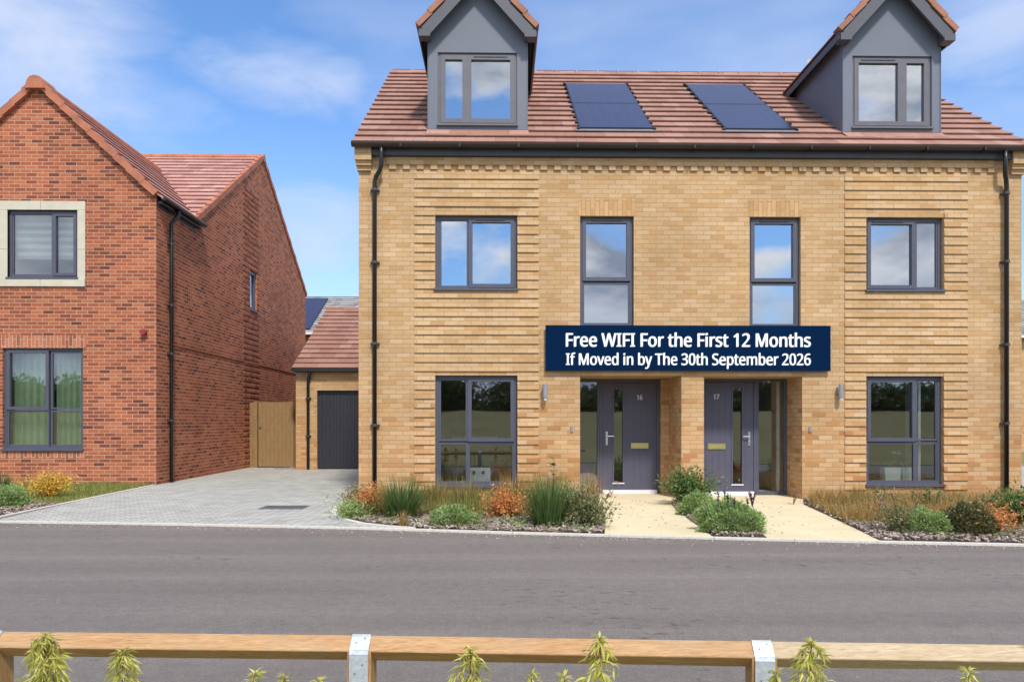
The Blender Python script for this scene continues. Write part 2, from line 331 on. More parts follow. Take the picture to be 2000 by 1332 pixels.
M['l_lawn'] = leafmat('lawn_blade', [(0, (0.16, 0.22, 0.045)), (0.6, (0.27, 0.31, 0.075)), (1, (0.42, 0.37, 0.14))], 0.4)
M['l_sap'] = leafmat('sapling_leaf', [(0, (0.36, 0.36, 0.06)), (0.5, (0.62, 0.60, 0.12)), (1, (0.80, 0.74, 0.30))], 0.45)
M['l_wood'] = leafmat('woodland_leaf', [(0, (0.04, 0.06, 0.022)), (0.6, (0.08, 0.105, 0.038)), (1, (0.14, 0.16, 0.06))], 0.45)
M['seed'] = leafmat('dry_seed_head', [(0, (0.22, 0.11, 0.085)), (1, (0.50, 0.32, 0.26))], 0.2)
M['purple'] = leafmat('dark_flower_spike', [(0, (0.05, 0.03, 0.045)), (1, (0.12, 0.075, 0.10))], 0.1)
M['chip'] = leafmat('bark_chip', [(0, (0.17, 0.115, 0.09)), (0.5, (0.38, 0.285, 0.235)), (0.85, (0.50, 0.405, 0.355)), (1, (0.64, 0.56, 0.51))], 0.0, 0.9)
M['stem'] = simple('brown_stem', (0.14, 0.085, 0.045), 0.8)
M['redstem'] = simple('red_brown_stem', (0.24, 0.08, 0.05), 0.7)
M['curtain'] = simple('green_curtain_cloth', (0.56, 0.67, 0.44), 0.9, var=0.06)
M['blind'] = simple('white_blind_cloth', (0.66, 0.67, 0.66), 0.9, var=0.03)
M['blindsheer'] = simple('sheer_blind_cloth', (0.40, 0.42, 0.43), 0.9, var=0.03)
M['carpaint'] = simple('pale_car_paint', (0.60, 0.62, 0.64), 0.25, var=0.03)
M['rubber'] = simple('black_rubber', (0.02, 0.02, 0.02), 0.8)

# ------------------------------------------------------------------ mesh building
class MB:
    def __init__(s): s.v = []; s.f = []; s.uv = []; s.mi = []
    def face(s, pts, uv=None, mi=0):
        i = len(s.v); s.v += [tuple(p) for p in pts]; s.f.append(tuple(range(i, i + len(pts)))); s.uv.append(uv); s.mi.append(mi); return s
    def obox(s, o, a, b, c, mi=0, skip=()):
        """box from corner o along a, b, c (right-handed)"""
        o, a, b, c = V(o), V(a), V(b), V(c)
        q = [o, o + a, o + a + b, o + b, o + c, o + a + c, o + a + b + c, o + b + c]
        for k, ix in enumerate(((3, 2, 1, 0), (4, 5, 6, 7), (0, 1, 5, 4), (1, 2, 6, 5), (2, 3, 7, 6), (3, 0, 4, 7))):
            if k not in skip: s.face([q[j] for j in ix], mi=mi)
        return s
    def box(s, x0, x1, y0, y1, z0, z1, mi=0, skip=()):
        return s.obox((x0, y0, z0), (x1 - x0, 0, 0), (0, y1 - y0, 0), (0, 0, z1 - z0), mi, skip)
    def prism(s, prof, axis, a0, a1, mi=0):
        """profile of 2-d points swept along x ('x': (y,z)), y ('y': (x,z)) or z ('z': (x,y))"""
        def P(p, a): return (a, p[0], p[1]) if axis == 'x' else (p[0], a, p[1]) if axis == 'y' else (p[0], p[1], a)
        n = len(prof)
        for i in range(n):
            p, q = prof[i], prof[(i + 1) % n]
            s.face([P(p, a0), P(q, a0), P(q, a1), P(p, a1)], mi=mi)
        s.face([P(p, a0) for p in reversed(prof)], mi=mi); s.face([P(p, a1) for p in prof], mi=mi)
        return s
    def tube(s, pts, rad, n=8, cap=True, mi=0):
        pts = [V(p) for p in pts]; rad = rad if hasattr(rad, '__len__') else [rad] * len(pts)
        rings = []
        for i, p in enumerate(pts):
            d = (pts[min(i + 1, len(pts) - 1)] - pts[max(i - 1, 0)]).normalized()
            u = d.cross(V((0.31, 0.9, 0.17)) if abs(d.y) < 0.9 else V((1, 0, 0))).normalized(); w_ = d.cross(u)
            i0 = len(s.v)
            for k in range(n):
                an = 2 * math.pi * k / n; s.v.append(tuple(p + (u * math.cos(an) + w_ * math.sin(an)) * rad[i]))
            rings.append(i0)
        for a, b in zip(rings, rings[1:]):
            for k in range(n):
                s.f.append((a + k, a + (k + 1) % n, b + (k + 1) % n, b + k)); s.uv.append(None); s.mi.append(mi)
        if cap:
            for r, rev in ((rings[0], True), (rings[-1], False)):
                ix = tuple(r + k for k in range(n)); s.f.append(ix[::-1] if rev else ix); s.uv.append(None); s.mi.append(mi)
        return s
    def leaf(s, p, d, nrm, l, wd, bend=0.0, mi=0):
        d = d.normalized(); sd_ = d.cross(nrm)
        if sd_.length < 1e-4: sd_ = d.orthogonal()
        sd_.normalize(); up = sd_.cross(d)
        a = p; b = p + d * l * 0.5 + sd_ * wd * 0.5; c = p + d * l - up * l * bend; e = p + d * l * 0.5 - sd_ * wd * 0.5
        s.face([a, b, c, e], mi=mi)
    def blade(s, p, d, l, wd, droop, seg=3, mi=0):
        """a tapering grass blade that arches over"""
        d = d.normalized(); sd_ = d.cross(V((0, 0, 1)))
        if sd_.length < 1e-3: sd_ = V((1, 0, 0))
        sd_ = sd_.normalized(); i0 = len(s.v); q = V(p)
        for k in range(seg + 1):
            ww = wd * (1 - k / seg) ** 0.7 * 0.5 + 0.0004
            s.v.append(tuple(q - sd_ * ww)); s.v.append(tuple(q + sd_ * ww))
            d = (d + V((d.x, d.y, 0)) * droop * 0.5 - V((0, 0, droop * 0.35 * (k + 1) / seg))).normalized(); q = q + d * l / seg
        for k in range(seg):
            a = i0 + 2 * k; s.f.append((a, a + 1, a + 3, a + 2)); s.uv.append(None); s.mi.append(mi)
    def build(s, name, mats, parent=None, smooth=False):
        me = bpy.data.meshes.new(name); me.from_pydata(s.v, [], s.f)
        mats = mats if isinstance(mats, (list, tuple)) else [mats]
        for m_ in mats: me.materials.append(m_)
        lay = me.uv_layers.new(name='UVMap'); data = lay.data
        for pi, poly in enumerate(me.polygons):
            uv = s.uv[pi]; poly.material_index = s.mi[pi]
            if smooth: poly.use_smooth = True
            if uv is None:
                nx, ny, nz = (abs(q) for q in poly.normal)
                for li in poly.loop_indices:
                    x, y, z = s.v[me.loops[li].vertex_index]
                    data[li].uv = (x, y) if nz >= nx and nz >= ny else (x, z) if ny >= nx else (y, z)
            else:
                for k, li in enumerate(poly.loop_indices): data[li].uv = uv[k]
        o = bpy.data.objects.new(name, me); C.objects.link(o)
        if parent is not None: o.parent = parent; o.matrix_parent_inverse = parent_inv(parent)
        return o
def parent_inv(p):
    from mathutils import Matrix
    return Matrix.Translation(-p.location) if p.parent is None else Matrix.Identity(4)
def tag(o, label=None, cat=None, group=None, kind=None):
    for k, v in (('label', label), ('category', cat), ('group', group), ('kind', kind)):
        if v: o[k] = v
    return o
def thing(name, label, cat, loc=(0, 0, 0), group=None):
    o = bpy.data.objects.new(name, None); C.objects.link(o); o.location = loc; o.empty_display_size = 0.2
    return tag(o, label, cat, group)
def copy_tree(o, parent=None, name=None):
    c = o.copy(); C.objects.link(c); c.parent = parent
    for ch in list(o.children): copy_tree(ch, c)
    return c

def wall_holes(mb, P, u0, u1, v0, v1, holes, flip=False, mi=0):
    """flat wall with rectangular openings; P(u, v, d) maps to space with d going inwards; holes = (u0,u1,v0,v1,depth)"""
    us = sorted({u0, u1, *[h[0] for h in holes], *[h[1] for h in holes]}); vs = sorted({v0, v1, *[h[2] for h in holes], *[h[3] for h in holes]})
    us = [u for u in us if u0 <= u <= u1]; vs = [v for v in vs if v0 <= v <= v1]
    def add(p): mb.face(p[::-1] if flip else p, mi=mi)
    for a, b in zip(us, us[1:]):
        run = None
        for c, d in zip(vs, vs[1:]):
            cu, cv = (a + b) / 2, (c + d) / 2
            if any(h[0] < cu < h[1] and h[2] < cv < h[3] for h in holes): continue
            add([P(a, c, 0), P(b, c, 0), P(b, d, 0), P(a, d, 0)])
    for a, b, c, d, dep in holes:
        add([P(a, c, 0), P(a, d, 0), P(a, d, dep), P(a, c, dep)]); add([P(b, c, dep), P(b, d, dep), P(b, d, 0), P(b, c, 0)])
        add([P(a, d, 0), P(b, d, 0), P(b, d, dep), P(a, d, dep)]); add([P(a, c, dep), P(b, c, dep), P(b, c, 0), P(a, c, 0)])

def roof_courses(mb, o, ux, up, width, length, gauge, th=0.024, span=None):
    """lapped tile courses: each a thin slab tilted so that its lower edge stands proud of the course below"""
    o, ux, up = V(o), V(ux).normalized(), V(up).normalized(); nn = ux.cross(up).normalized()
    n = max(1, round(length / gauge)); g = length / n
    if span is None:
        q = [o - nn * 0.012, o + ux * width - nn * 0.012, o + ux * width + up * length - nn * 0.012, o + up * length - nn * 0.012]
        mb.face(q); mb.face([p - nn * 0.03 for p in reversed(q)])
        for a in (0.004, width - 0.03): mb.obox(o + ux * a - nn * 0.05 + up * 0.02, ux * 0.026, up * (length - 0.04), nn * (0.05 + th * 0.55))
    for i in range(n):
        a, b = (0, width) if span is None else span(i * g, (i + 1) * g)
        if b - a < 0.02: continue
        lo, hi, e = i * g - 0.015, (i + 1) * g + 0.045, 0.0005
        tt, t0 = th + 0.022, th
        top = [o + ux * a + up * lo + nn * tt, o + ux * b + up * lo + nn * tt, o + ux * b + up * hi + nn * 0.006, o + ux * a + up * hi + nn * 0.006]
        bot = [o + ux * a + up * lo + nn * t0, o + ux * b + up * lo + nn * t0, o + ux * b + up * hi - nn * 0.014, o + ux * a + up * hi - nn * 0.014]
        mb.face(top, uv=[(a, i * g + e), (b, i * g + e), (b, (i + 1) * g - e), (a, (i + 1) * g - e)])
        mb.face([bot[0], bot[1], top[1], top[0]], uv=[(a, i * g + e), (b, i * g + e), (b, i * g + 0.004), (a, i * g + 0.004)])
        mb.face([bot[1], bot[2], top[2], top[1]]); mb.face([bot[3], bot[0], top[0], top[3]]); mb.face(bot[::-1])

def downpipe(parent, pts, name='downpipe', r=0.036, brackets=(), wall_dir=(0, 1, 0), mat='pipe'):
    mb = MB().tube(pts, r, 12)
    o = mb.build(name, M[mat], parent, smooth=True)
    for p in brackets:
        b = MB(); p = V(p); b.tube([p - V((0, 0, 0.022)), p + V((0, 0, 0.022))], r + 0.011, 12)
        wd = V(wall_dir); sx = wd.cross(V((0, 0, 1)))
        b.obox(p - sx * 0.075 - V((0, 0, 0.012)) + wd * 0.02, sx * 0.15, wd * 0.05, V((0, 0, 0.024)))
        b.build('pipe_bracket', M['fascia'], o)
    return o

def window(parent, P, u0, u1, v0, v1, lights, frame='frame', glass='glass', sill=True, depth=0.07, fw=0.055, name='window', vents=()):
    """frame set in an opening.  lights = (u0,u1,v0,v1,opening?) as fractions of the opening; opening sashes stand proud"""
    W, H_ = u1 - u0, v1 - v0; fm = MB()
    def bx(mb, a, b, c, d, e, f):       # a..b along u, c..d up, e..f inwards
        pts = [P(a, c, e), P(b, c, e), P(b, d, e), P(a, d, e), P(a, c, f), P(b, c, f), P(b, d, f), P(a, d, f)]
        cen = sum((V(p) for p in pts), V()) / 8
        for ix in ((0, 1, 2, 3), (4, 5, 6, 7), (0, 1, 5, 4), (1, 2, 6, 5), (2, 3, 7, 6), (3, 0, 4, 7)):
            q = [V(pts[k]) for k in ix]; nn = (q[1] - q[0]).cross(q[2] - q[0])
            mb.face(q if nn.dot(q[0] - cen) > 0 else q[::-1])
    def ring(mb, a, b, c, d, t, e, f):
        bx(mb, a, a + t, c, d, e, f); bx(mb, b - t, b, c, d, e, f); bx(mb, a + t, b - t, c, c + t, e, f); bx(mb, a + t, b - t, d - t, d, e, f)
    ring(fm, u0 + 0.004, u1 - 0.004, v0 + 0.03, v1 - 0.004, fw, depth, depth + 0.07)
    gl = MB()
    for (a, b, c, d, op) in lights:
        a, b, c, d = u0 + a * W, u0 + b * W, v0 + c * H_, v0 + d * H_
        if op: ring(fm, a, b, c, d, 0.062, depth - 0.016, depth + 0.06); t = 0.062
        else: ring(fm, a, b, c, d, 0.034, depth + 0.008, depth + 0.06); t = 0.034
        gl.face([P(a + t, c + t, depth + 0.03), P(b - t, c + t, depth + 0.03), P(b - t, d - t, depth + 0.03), P(a + t, d - t, depth + 0.03)])
    f_ = fm.build(name, M[frame], parent)
    gl.build('pane', M[glass], f_)
    if sill:
        s_ = MB(); bx(s_, u0 - 0.02, u1 + 0.02, v0 - 0.006, v0 + 0.030, -0.045, depth + 0.06); s_.build('sill', M[frame], f_)
    if vents:
        vb = MB()
        for a, b, v in vents: bx(vb, u0 + a * W, u0 + b * W, v0 + v * H_ - 0.012, v0 + v * H_ + 0.012, depth - 0.032, depth - 0.017)
        vb.build('trickle_vent', M['fascia'], f_)
    return f_

# ================================================================== setting
def poly(name, pts, z, mat, kind='structure', under=0.05):
    import mathutils.geometry as mg
    mb = MB(); tri = mg.tessellate_polygon([[V((x, y, 0)) for x, y in pts]])
    for t_ in tri:
        q = [V((*pts[i], z)) for i in t_]
        if (q[1] - q[0]).cross(q[2] - q[0]).z < 0: q.reverse()
        mb.face(q)
    n = len(pts)
    for i in range(n):
        a, b = pts[i], pts[(i + 1) % n]; mb.face([(a[0], a[1], z), (a[0], a[1], z - under), (b[0], b[1], z - under), (b[0], b[1], z)])
    o = mb.build(name, mat); tag(o, kind=kind); return o

gm = MB(); gm.face([(-500, -400, -0.07), (500, -400, -0.07), (500, 600, -0.07), (-500, 600, -0.07)])
tag(gm.build('ground', M['field']), kind='structure')
KERB = [(-40, 13.6), (-20, 11.35), (-12, 10.38), (-6.4, 9.70), (-4, 9.41), (-1.71, 9.04), (0.15, 8.62), (1.24, 8.41), (2.37, 8.20), (4.03, 7.90), (5.47, 7.68), (9, 7.12), (20, 5.4), (40, 2.6)]
def kerb_y(x):
    for (a, b), (c, d) in zip(KERB, KERB[1:]):
        if a <= x <= c: return b + (d - b) * (x - a) / (c - a)
    return 8.0
poly('road', KERB + [(40, -2.0), (20, 1.6), (9, 3.2), (4, 3.42), (0, 3.5), (-4, 3.55), (-12, 3.5), (-40, 3.4)], -0.018, M['asphalt'])
kb = MB()
for (a, b), (c, d) in zip(KERB, KERB[1:]):
    n = max(1, round(abs(c - a) / 0.9))
    for k in range(n):
        p = V((a + (c - a) * k / n, b + (d - b) * k / n, -0.06)); q = V((a + (c - a) * (k + 1) / n, b + (d - b) * (k + 1) / n, -0.06))
        e = (q - p).normalized(); kb.obox(p + e * 0.003, (q - p) - e * 0.006, e.cross(V((0, 0, -1))) * -1 * -0.085 if False else V((-e.y, e.x, 0)) * 0.085, (0, 0, 0.064))
tag(kb.build('kerb', M['kerb']), kind='structure')
KO = 0.087
def kb_back(x): return kerb_y(x) + KO
poly('driveway', [(-6.53, kb_back(-6.53)), (-5, kb_back(-5)), (-4, kb_back(-4)), (-2.5, kb_back(-2.5)), (-1.2, kb_back(-1.2)), (-1.7, 9.55), (-2.0, 10.0), (-2.25, 10.6), (-2.33, 11.3), (-2.31, 12.3), (-2.31, 21.3), (-6.94, 21.3), (-6.94, 15.2), (-6.76, 12.0)], 0.0, M['paving'])
edge = [(-1.0, 9.0), (-1.35, 9.16), (-1.7, 9.42), (-2.02, 9.85), (-2.27, 10.45), (-2.36, 11.1), (-2.36, 11.75), (-2.33, 12.28)]
eb = MB()
for a, b in zip(edge, edge[1:]):
    a, b = V((*a, -0.05)), V((*b, -0.05)); e = (b - a).normalized(); eb.obox(a, b - a, V((-e.y, e.x, 0)) * 0.075 * 1, (0, 0, 0.068))
le = [(-6.70, 9.83), (-6.83, 12.0), (-6.98, 15.2)]
for a, b in zip(le, le[1:]):
    a, b = V((*a, -0.05)), V((*b, -0.05)); e = (b - a).normalized(); eb.obox(a, b - a, V((e.y, -e.x, 0)) * 0.07, (0, 0, 0.062))
tag(eb.build('path_edging', M['kerb']), kind='structure')
poly('path', [(1.20, kb_back(1.2)), (2.37, kb_back(2.37)), (4.03, kb_back(4.03)), (4.10, kb_back(4.1)), (4.36, 9.43), (4.7, 11.48), (5.0, 12.25), (5.0, 12.99), (3.2, 12.99), (3.0, 13.32), (1.33, 13.32), (1.33, 12.25), (1.50, 10.56)], 0.0, M['path'])
bedL = [(-2.29, 12.29), (-2.31, 11.7), (-2.31, 11.1), (-2.22, 10.45), (-1.98, 9.9), (-1.66, 9.48), (-1.3, 9.22), (-0.9, kb_back(-0.9) + 0.004), (0.15, kb_back(0.15) + 0.004), (1.18, kb_back(1.18) + 0.004), (1.36, 9.6), (1.46, 10.56), (1.42, 11.6), (1.30, 12.29)]
bedM = [(3.02, 12.29), (2.66, 11.5), (2.54, 10.6), (2.46, 9.4), (2.38, 8.31), (2.95, 8.21), (3.15, 9.6), (3.36, 11.1), (3.37, 12.29)]
bedR = [(5.03, 12.29), (4.70, 11.48), (4.36, 9.43), (4.10, 8.0), (5.47, 7.78), (9.6, 7.12), (9.6, 12.29)]
bedA = [(-14, 10.75), (-6.72, 9.86), (-6.80, 11.7), (-14, 12.1)]
for b_ in (bedL, bedM, bedR, bedA): poly('planting_bed', b_, 0.006, M['soilm'])
poly('verge', [(-40, 3.35), (-12, 3.45), (-4, 3.5), (0, 3.45), (4, 3.37), (9, 3.1), (20, 1.5), (40, -2.2), (40, -12), (-40, -12)], -0.006, M['field'])
poly('lawn', [(-14, 12.12), (-6.81, 11.72), (-6.98, 15.28), (-14, 15.28)], 0.005, M['field'])
poly('hardstanding', [(9.62, 7.2), (20, 5.55), (20, 21.3), (9.0, 21.3), (9.0, 12.3), (9.62, 12.3)], -0.004, M['paving'])

# ================================================================== yellow semi-detached pair
F, X0, X1, ZT = 12.30, -2.30, 8.68, 5.76
YH = thing('semi_detached_house', 'yellow brick house pair with two grey dormers and two dark grey front doors', 'house', ((X0 + X1) / 2, F, 0))
wins = {'W1': (-1.049, 0.297, 3.43, 4.665), 'W2': (1.33, 2.217, 2.82, 4.657), 'W3': (4.134, 4.985, 2.81, 4.655), 'W4': (6.077, 7.374, 3.43, 4.662),
        'W5': (-1.049, 0.297, 0.205, 2.035), 'W6': (6.077, 7.366, 0.21, 2.030)}
P1, P2 = (1.33, 3.005, -0.06, 2.035), (3.378, 5.01, -0.06, 2.02)
def PF(u, v, d): return (u, F + d, v)
mb = MB()
wall_holes(mb, PF, X0, X1, -0.25, 5.80, [(*h, 0.16) for h in wins.values()] + [(*P1, 1.0), (*P2, 0.66)])
RT = 0.728; EY, EZ = 12.08, 5.75; RY = 16.5; RZ = EZ + RT * (RY - EY); BY = 2 * RY - F
# side and back walls
for x, fl in ((X0, False), (X1, True)):
    q = [(x, F, -0.25), (x, F, 5.80), (x, RY, RZ - 0.08), (x, BY, 5.80), (x, BY, -0.25)]
    mb.face(q if not fl else q[::-1])
mb.face([(X1, BY, -0.25), (X0, BY, -0.25), (X0, BY, 5.8), (X1, BY, 5.8)])
# brick nibs in the porches
mb.box(2.865, 3.006, 13.22, 13.40, 0, 2.03); mb.box(3.377, 3.43, 12.90, 13.05, 0, 2.015)
mb.build('wall', M['ybrick'], YH)
# projecting brick courses round the windows
def banding(u0, u1, v0, v1, gaps):
    b = MB(); n = int((v1 - v0) / 0.15)
    for i in range(n + 1):
        z = v0 + i * 0.15
        segs = [(u0, u1)]
        for g in gaps:
            if z + 0.10 > g[2] - 0.012 and z < g[3] + 0.012:
                segs = [s for a, c in segs for s in ((a, min(c, g[0] - 0.004)), (max(a, g[1] + 0.004), c)) if s[1] - s[0] > 0.03]
        for a, c in segs:
            pr = [(F - 0.021, z), (F - 0.003, z + 0.147), (F + 0.01, z + 0.147), (F + 0.01, z)]
            b.prism(pr[::-1], 'x', a, c)
    b.build('projecting_brick_course', M['ybrick'], YH)
banding(-1.384, 0.648, 0.15, 5.28, [wins['W1'], wins['W5']])
banding(5.718, 7.774, 0.15, 5.28, [wins['W4'], wins['W6']])
# toothed course under the eaves
b = MB(); b.box(-1.84, 8.20, F - 0.028, F + 0.01, 5.475, 5.60)
k = -1.80
while k < 8.15:
    if not (-1.384 < k + 0.05 < 0.60 and False): b.box(k, k + 0.1125, F - 0.028, F + 0.005, 5.40, 5.4755)
    k += 0.225
b.build('dentil_course', M['ybrick'], YH)
for a, c in ((X0 - 0.045, -2.075), (8.455, X1 + 0.045)):
    b = MB(); b.box(a, c, F - 0.13, F + 0.1, 5.52, 5.73); b.box(a + 0.012, c - 0.01, F - 0.09, F + 0.08, 5.445, 5.5195); b.box(a + 0.025, c - 0.02, F - 0.05, F + 0.06, 5.37, 5.4445)
    b.build('eaves_corbel', M['ybrick'], YH)
for wn in ('W2', 'W3'):
    u0, u1, v0, v1 = wins[wn]; b = MB(); b.box(u0 - 0.02, u1 + 0.02, F - 0.004, F + 0.05, v1 + 0.002, v1 + 0.28); b.build('soldier_lintel', M['ysoldier'], YH)
# eaves
b = MB(); b.box(-2.075, 8.455, F - 0.10, F + 0.05, 5.605, 5.74); b.box(-2.05, 8.43, F - 0.175, F - 0.10, 5.72, 5.745); b.build('fascia', M['fascia'], YH)
prof = [(F - 0.245, 5.775)] + [(F - 0.185 - 0.06 * math.cos(a), 5.765 - 0.062 * math.sin(a)) for a in [math.pi * i / 8 for i in range(9)]] + [(F - 0.125, 5.775), (F - 0.135, 5.775)] + [(F - 0.185 + 0.05 * math.cos(a), 5.768 - 0.052 * math.sin(a)) for a in [math.pi * i / 8 for i in range(9)]]
g = MB().prism(prof, 'x', X0 - 0.08, X1 + 0.08).build('gutter', M['gutterbr'], YH)
x = -1.6
while x < 8.5: MB().box(x, x + 0.028, F - 0.252, F - 0.12, 5.695, 5.782).build('gutter_bracket', M['gutter'], g); x += 0.95
downpipe(YH, [(-1.903, F - 0.18, 5.72), (-1.903, F - 0.18, 5.60), (-1.905, F - 0.17, 5.42), (-1.935, F - 0.14, 5.34), (-2.0, F - 0.09, 5.26), (-2.028, F - 0.07, 5.18), (-2.028, F - 0.07, 0.02)],
         brackets=[(-2.028, F - 0.07, z) for z in (5.05, 3.87, 2.55, 1.22)])
downpipe(YH, [(8.285, F - 0.18, 5.72), (8.285, F - 0.18, 5.55), (8.288, F - 0.17, 5.40), (8.31, F - 0.14, 5.33), (8.36, F - 0.09, 5.25), (8.38, F - 0.07, 5.17), (8.38, F - 0.07, -0.02)],
         brackets=[(8.38, F - 0.07, z) for z in (5.05, 3.92, 2.55, 1.25)])
# roof
rb = MB(); L = math.hypot(RY - EY, RZ - EZ); up = V((0, RY - EY, RZ - EZ)).normalized()
roof_courses(rb, (X0 - 0.07, EY, EZ), (1, 0, 0), up, X1 - X0 + 0.14, L, 0.335)
roof_courses(rb, (X1 + 0.07, 2 * RY - EY, EZ), (-1, 0, 0), V((0, -up.y, up.z)), X1 - X0 + 0.14, L, 0.335)
roof = rb.build('roof', M['ytile'], YH)
rg = MB(); x = X0 - 0.07
while x < X1:
    x2 = min(x + 0.45, X1 + 0.07)
    rg.tube([(x + 0.004, RY, RZ - 0.075), (x2 - 0.004, RY, RZ - 0.075)], 0.105, 10); rg.tube([(x + 0.002, RY, RZ - 0.075), (x + 0.045, RY, RZ - 0.075)], 0.118, 10); x = x2
rg.build('ridge_tile', M['ytile'], roof)
# rooms behind the windows
b = MB()
def room(x0, x1, y1, z0, z1):
    b.face([(x0, y1, z0), (x1, y1, z0), (x1, y1, z1), (x0, y1, z1)][::1])
    b.face([(x0, F + 0.16, z0), (x0, y1, z0), (x0, y1, z1), (x0, F + 0.16, z1)]); b.face([(x1, y1, z0), (x1, F + 0.16, z0), (x1, F + 0.16, z1), (x1, y1, z1)])
    b.face([(x0, F + 0.16, z0), (x1, F + 0.16, z0), (x1, y1, z0), (x0, y1, z0)]); b.face([(x0, y1, z1), (x1, y1, z1), (x1, F + 0.16, z1), (x0, F + 0.16, z1)])
room(-2.1, 1.0, 16.0, 0.02, 2.4); room(5.3, 8.5, 16.0, 0.02, 2.4)
room(-2.1, 3.1, 15.5, 2.65, 5.2); room(3.2, 8.5, 15.5, 2.65, 5.2)
b.build('interior_room', M['plaster'], YH)
b = MB()
for xa, xb, yh in ((1.20, 3.10, 13.41), (3.25, 5.15, 13.06)):
    b.face([(xa, 16.5, 0), (xb, 16.5, 0), (xb, 16.5, 2.3), (xa, 16.5, 2.3)]); b.face([(xa, yh, 0), (xa, 16.5, 0), (xa, 16.5, 2.3), (xa, yh, 2.3)]); b.face([(xb, 16.5, 0), (xb, yh, 0), (xb, yh, 2.3), (xb, 16.5, 2.3)])
    b.face([(xa, yh, -0.01), (xb, yh, -0.01), (xb, 16.5, -0.01), (xa, 16.5, -0.01)]); b.face([(xa, 16.5, 2.3), (xb, 16.5, 2.3), (xb, yh, 2.3), (xa, yh, 2.3)])
b.build('hall', M['plaster'], YH)
# windows
LH = [(0.045, 0.405, 0.045, 0.965, False), (0.405, 0.965, 0.045, 0.965, True)]; RH = [(0.035, 0.66, 0.045, 0.965, True), (0.66, 0.96, 0.045, 0.965, False)]
window(YH, PF, *wins['W1'], LH, vents=[(0.5, 0.85, 0.955)]); window(YH, PF, *wins['W4'], RH, vents=[(0.1, 0.5, 0.955)])
for k in ('W2', 'W3'): window(YH, PF, *wins[k], [(0.05, 0.95, 0.425, 0.98, True), (0.05, 0.95, 0.03, 0.415, False)], vents=[(0.22, 0.78, 0.972)])
window(YH, PF, *wins['W5'], [(0.04, 0.395, 0.41, 0.975, False), (0.395, 0.965, 0.405, 0.98, True), (0.04, 0.395, 0.03, 0.40, False), (0.395, 0.965, 0.03, 0.40, False)], glass='glassin')
window(YH, PF, *wins['W6'], [(0.035, 0.67, 0.405, 0.98, True), (0.67, 0.96, 0.41, 0.975, False), (0.035, 0.67, 0.03, 0.40, False), (0.67, 0.96, 0.03, 0.40, False)], glass='glassin')

# doors
def text_mesh(body, x, y, z, width, height, mat, parent, name, depth=0.004, bold=0.0):
    """extruded lettering standing in a wall plane facing -Y, scaled to an exact width and cap height; bold = extra stroke width in metres"""
    import os
    font = None
    for fn in ('NotoSansHebrew-Regular.woff2',):
        fp = os.path.join(bpy.utils.system_resource('DATAFILES') or '', 'fonts', fn)
        try:
            if os.path.exists(fp): font = bpy.data.fonts.load(fp, check_existing=True); break
        except Exception: pass
    def mesh_of(txt):
        cu = bpy.data.curves.new(name, 'FONT'); cu.body = txt; cu.extrude = 0.01; cu.resolution_u = 4
        if font: cu.font = font
        ob = bpy.data.objects.new(name, cu); C.objects.link(ob)
        dg = bpy.context.evaluated_depsgraph_get(); dg.update()
        me = bpy.data.meshes.new_from_object(ob.evaluated_get(dg)); bpy.data.objects.remove(ob); return me
    me, mh = mesh_of(body), mesh_of('H')
    xs = [v.co.x for v in me.vertices]; x_0, capw = min(xs), max(xs) - min(xs); hy = max(v.co.y for v in mh.vertices)
    b = MB(); nl = 1 if bold == 0 else 4
    for k in range(nl):
        sx = 0 if nl == 1 else bold * (k / (nl - 1) - 0.5); sz = 0 if nl == 1 else bold * 0.22 * (1 if k % 2 else -1)
        P_ = [(x + bold / 2 + (v.co.x - x_0) / capw * (width - bold) + sx, y - (v.co.z + 0.01) / 0.02 * (depth + 0.0004 * k), z + v.co.y / hy * height + sz) for v in me.vertices]
        for p in me.polygons: b.face([P_[i] for i in p.vertices])
    return b.build(name, M[mat], parent)
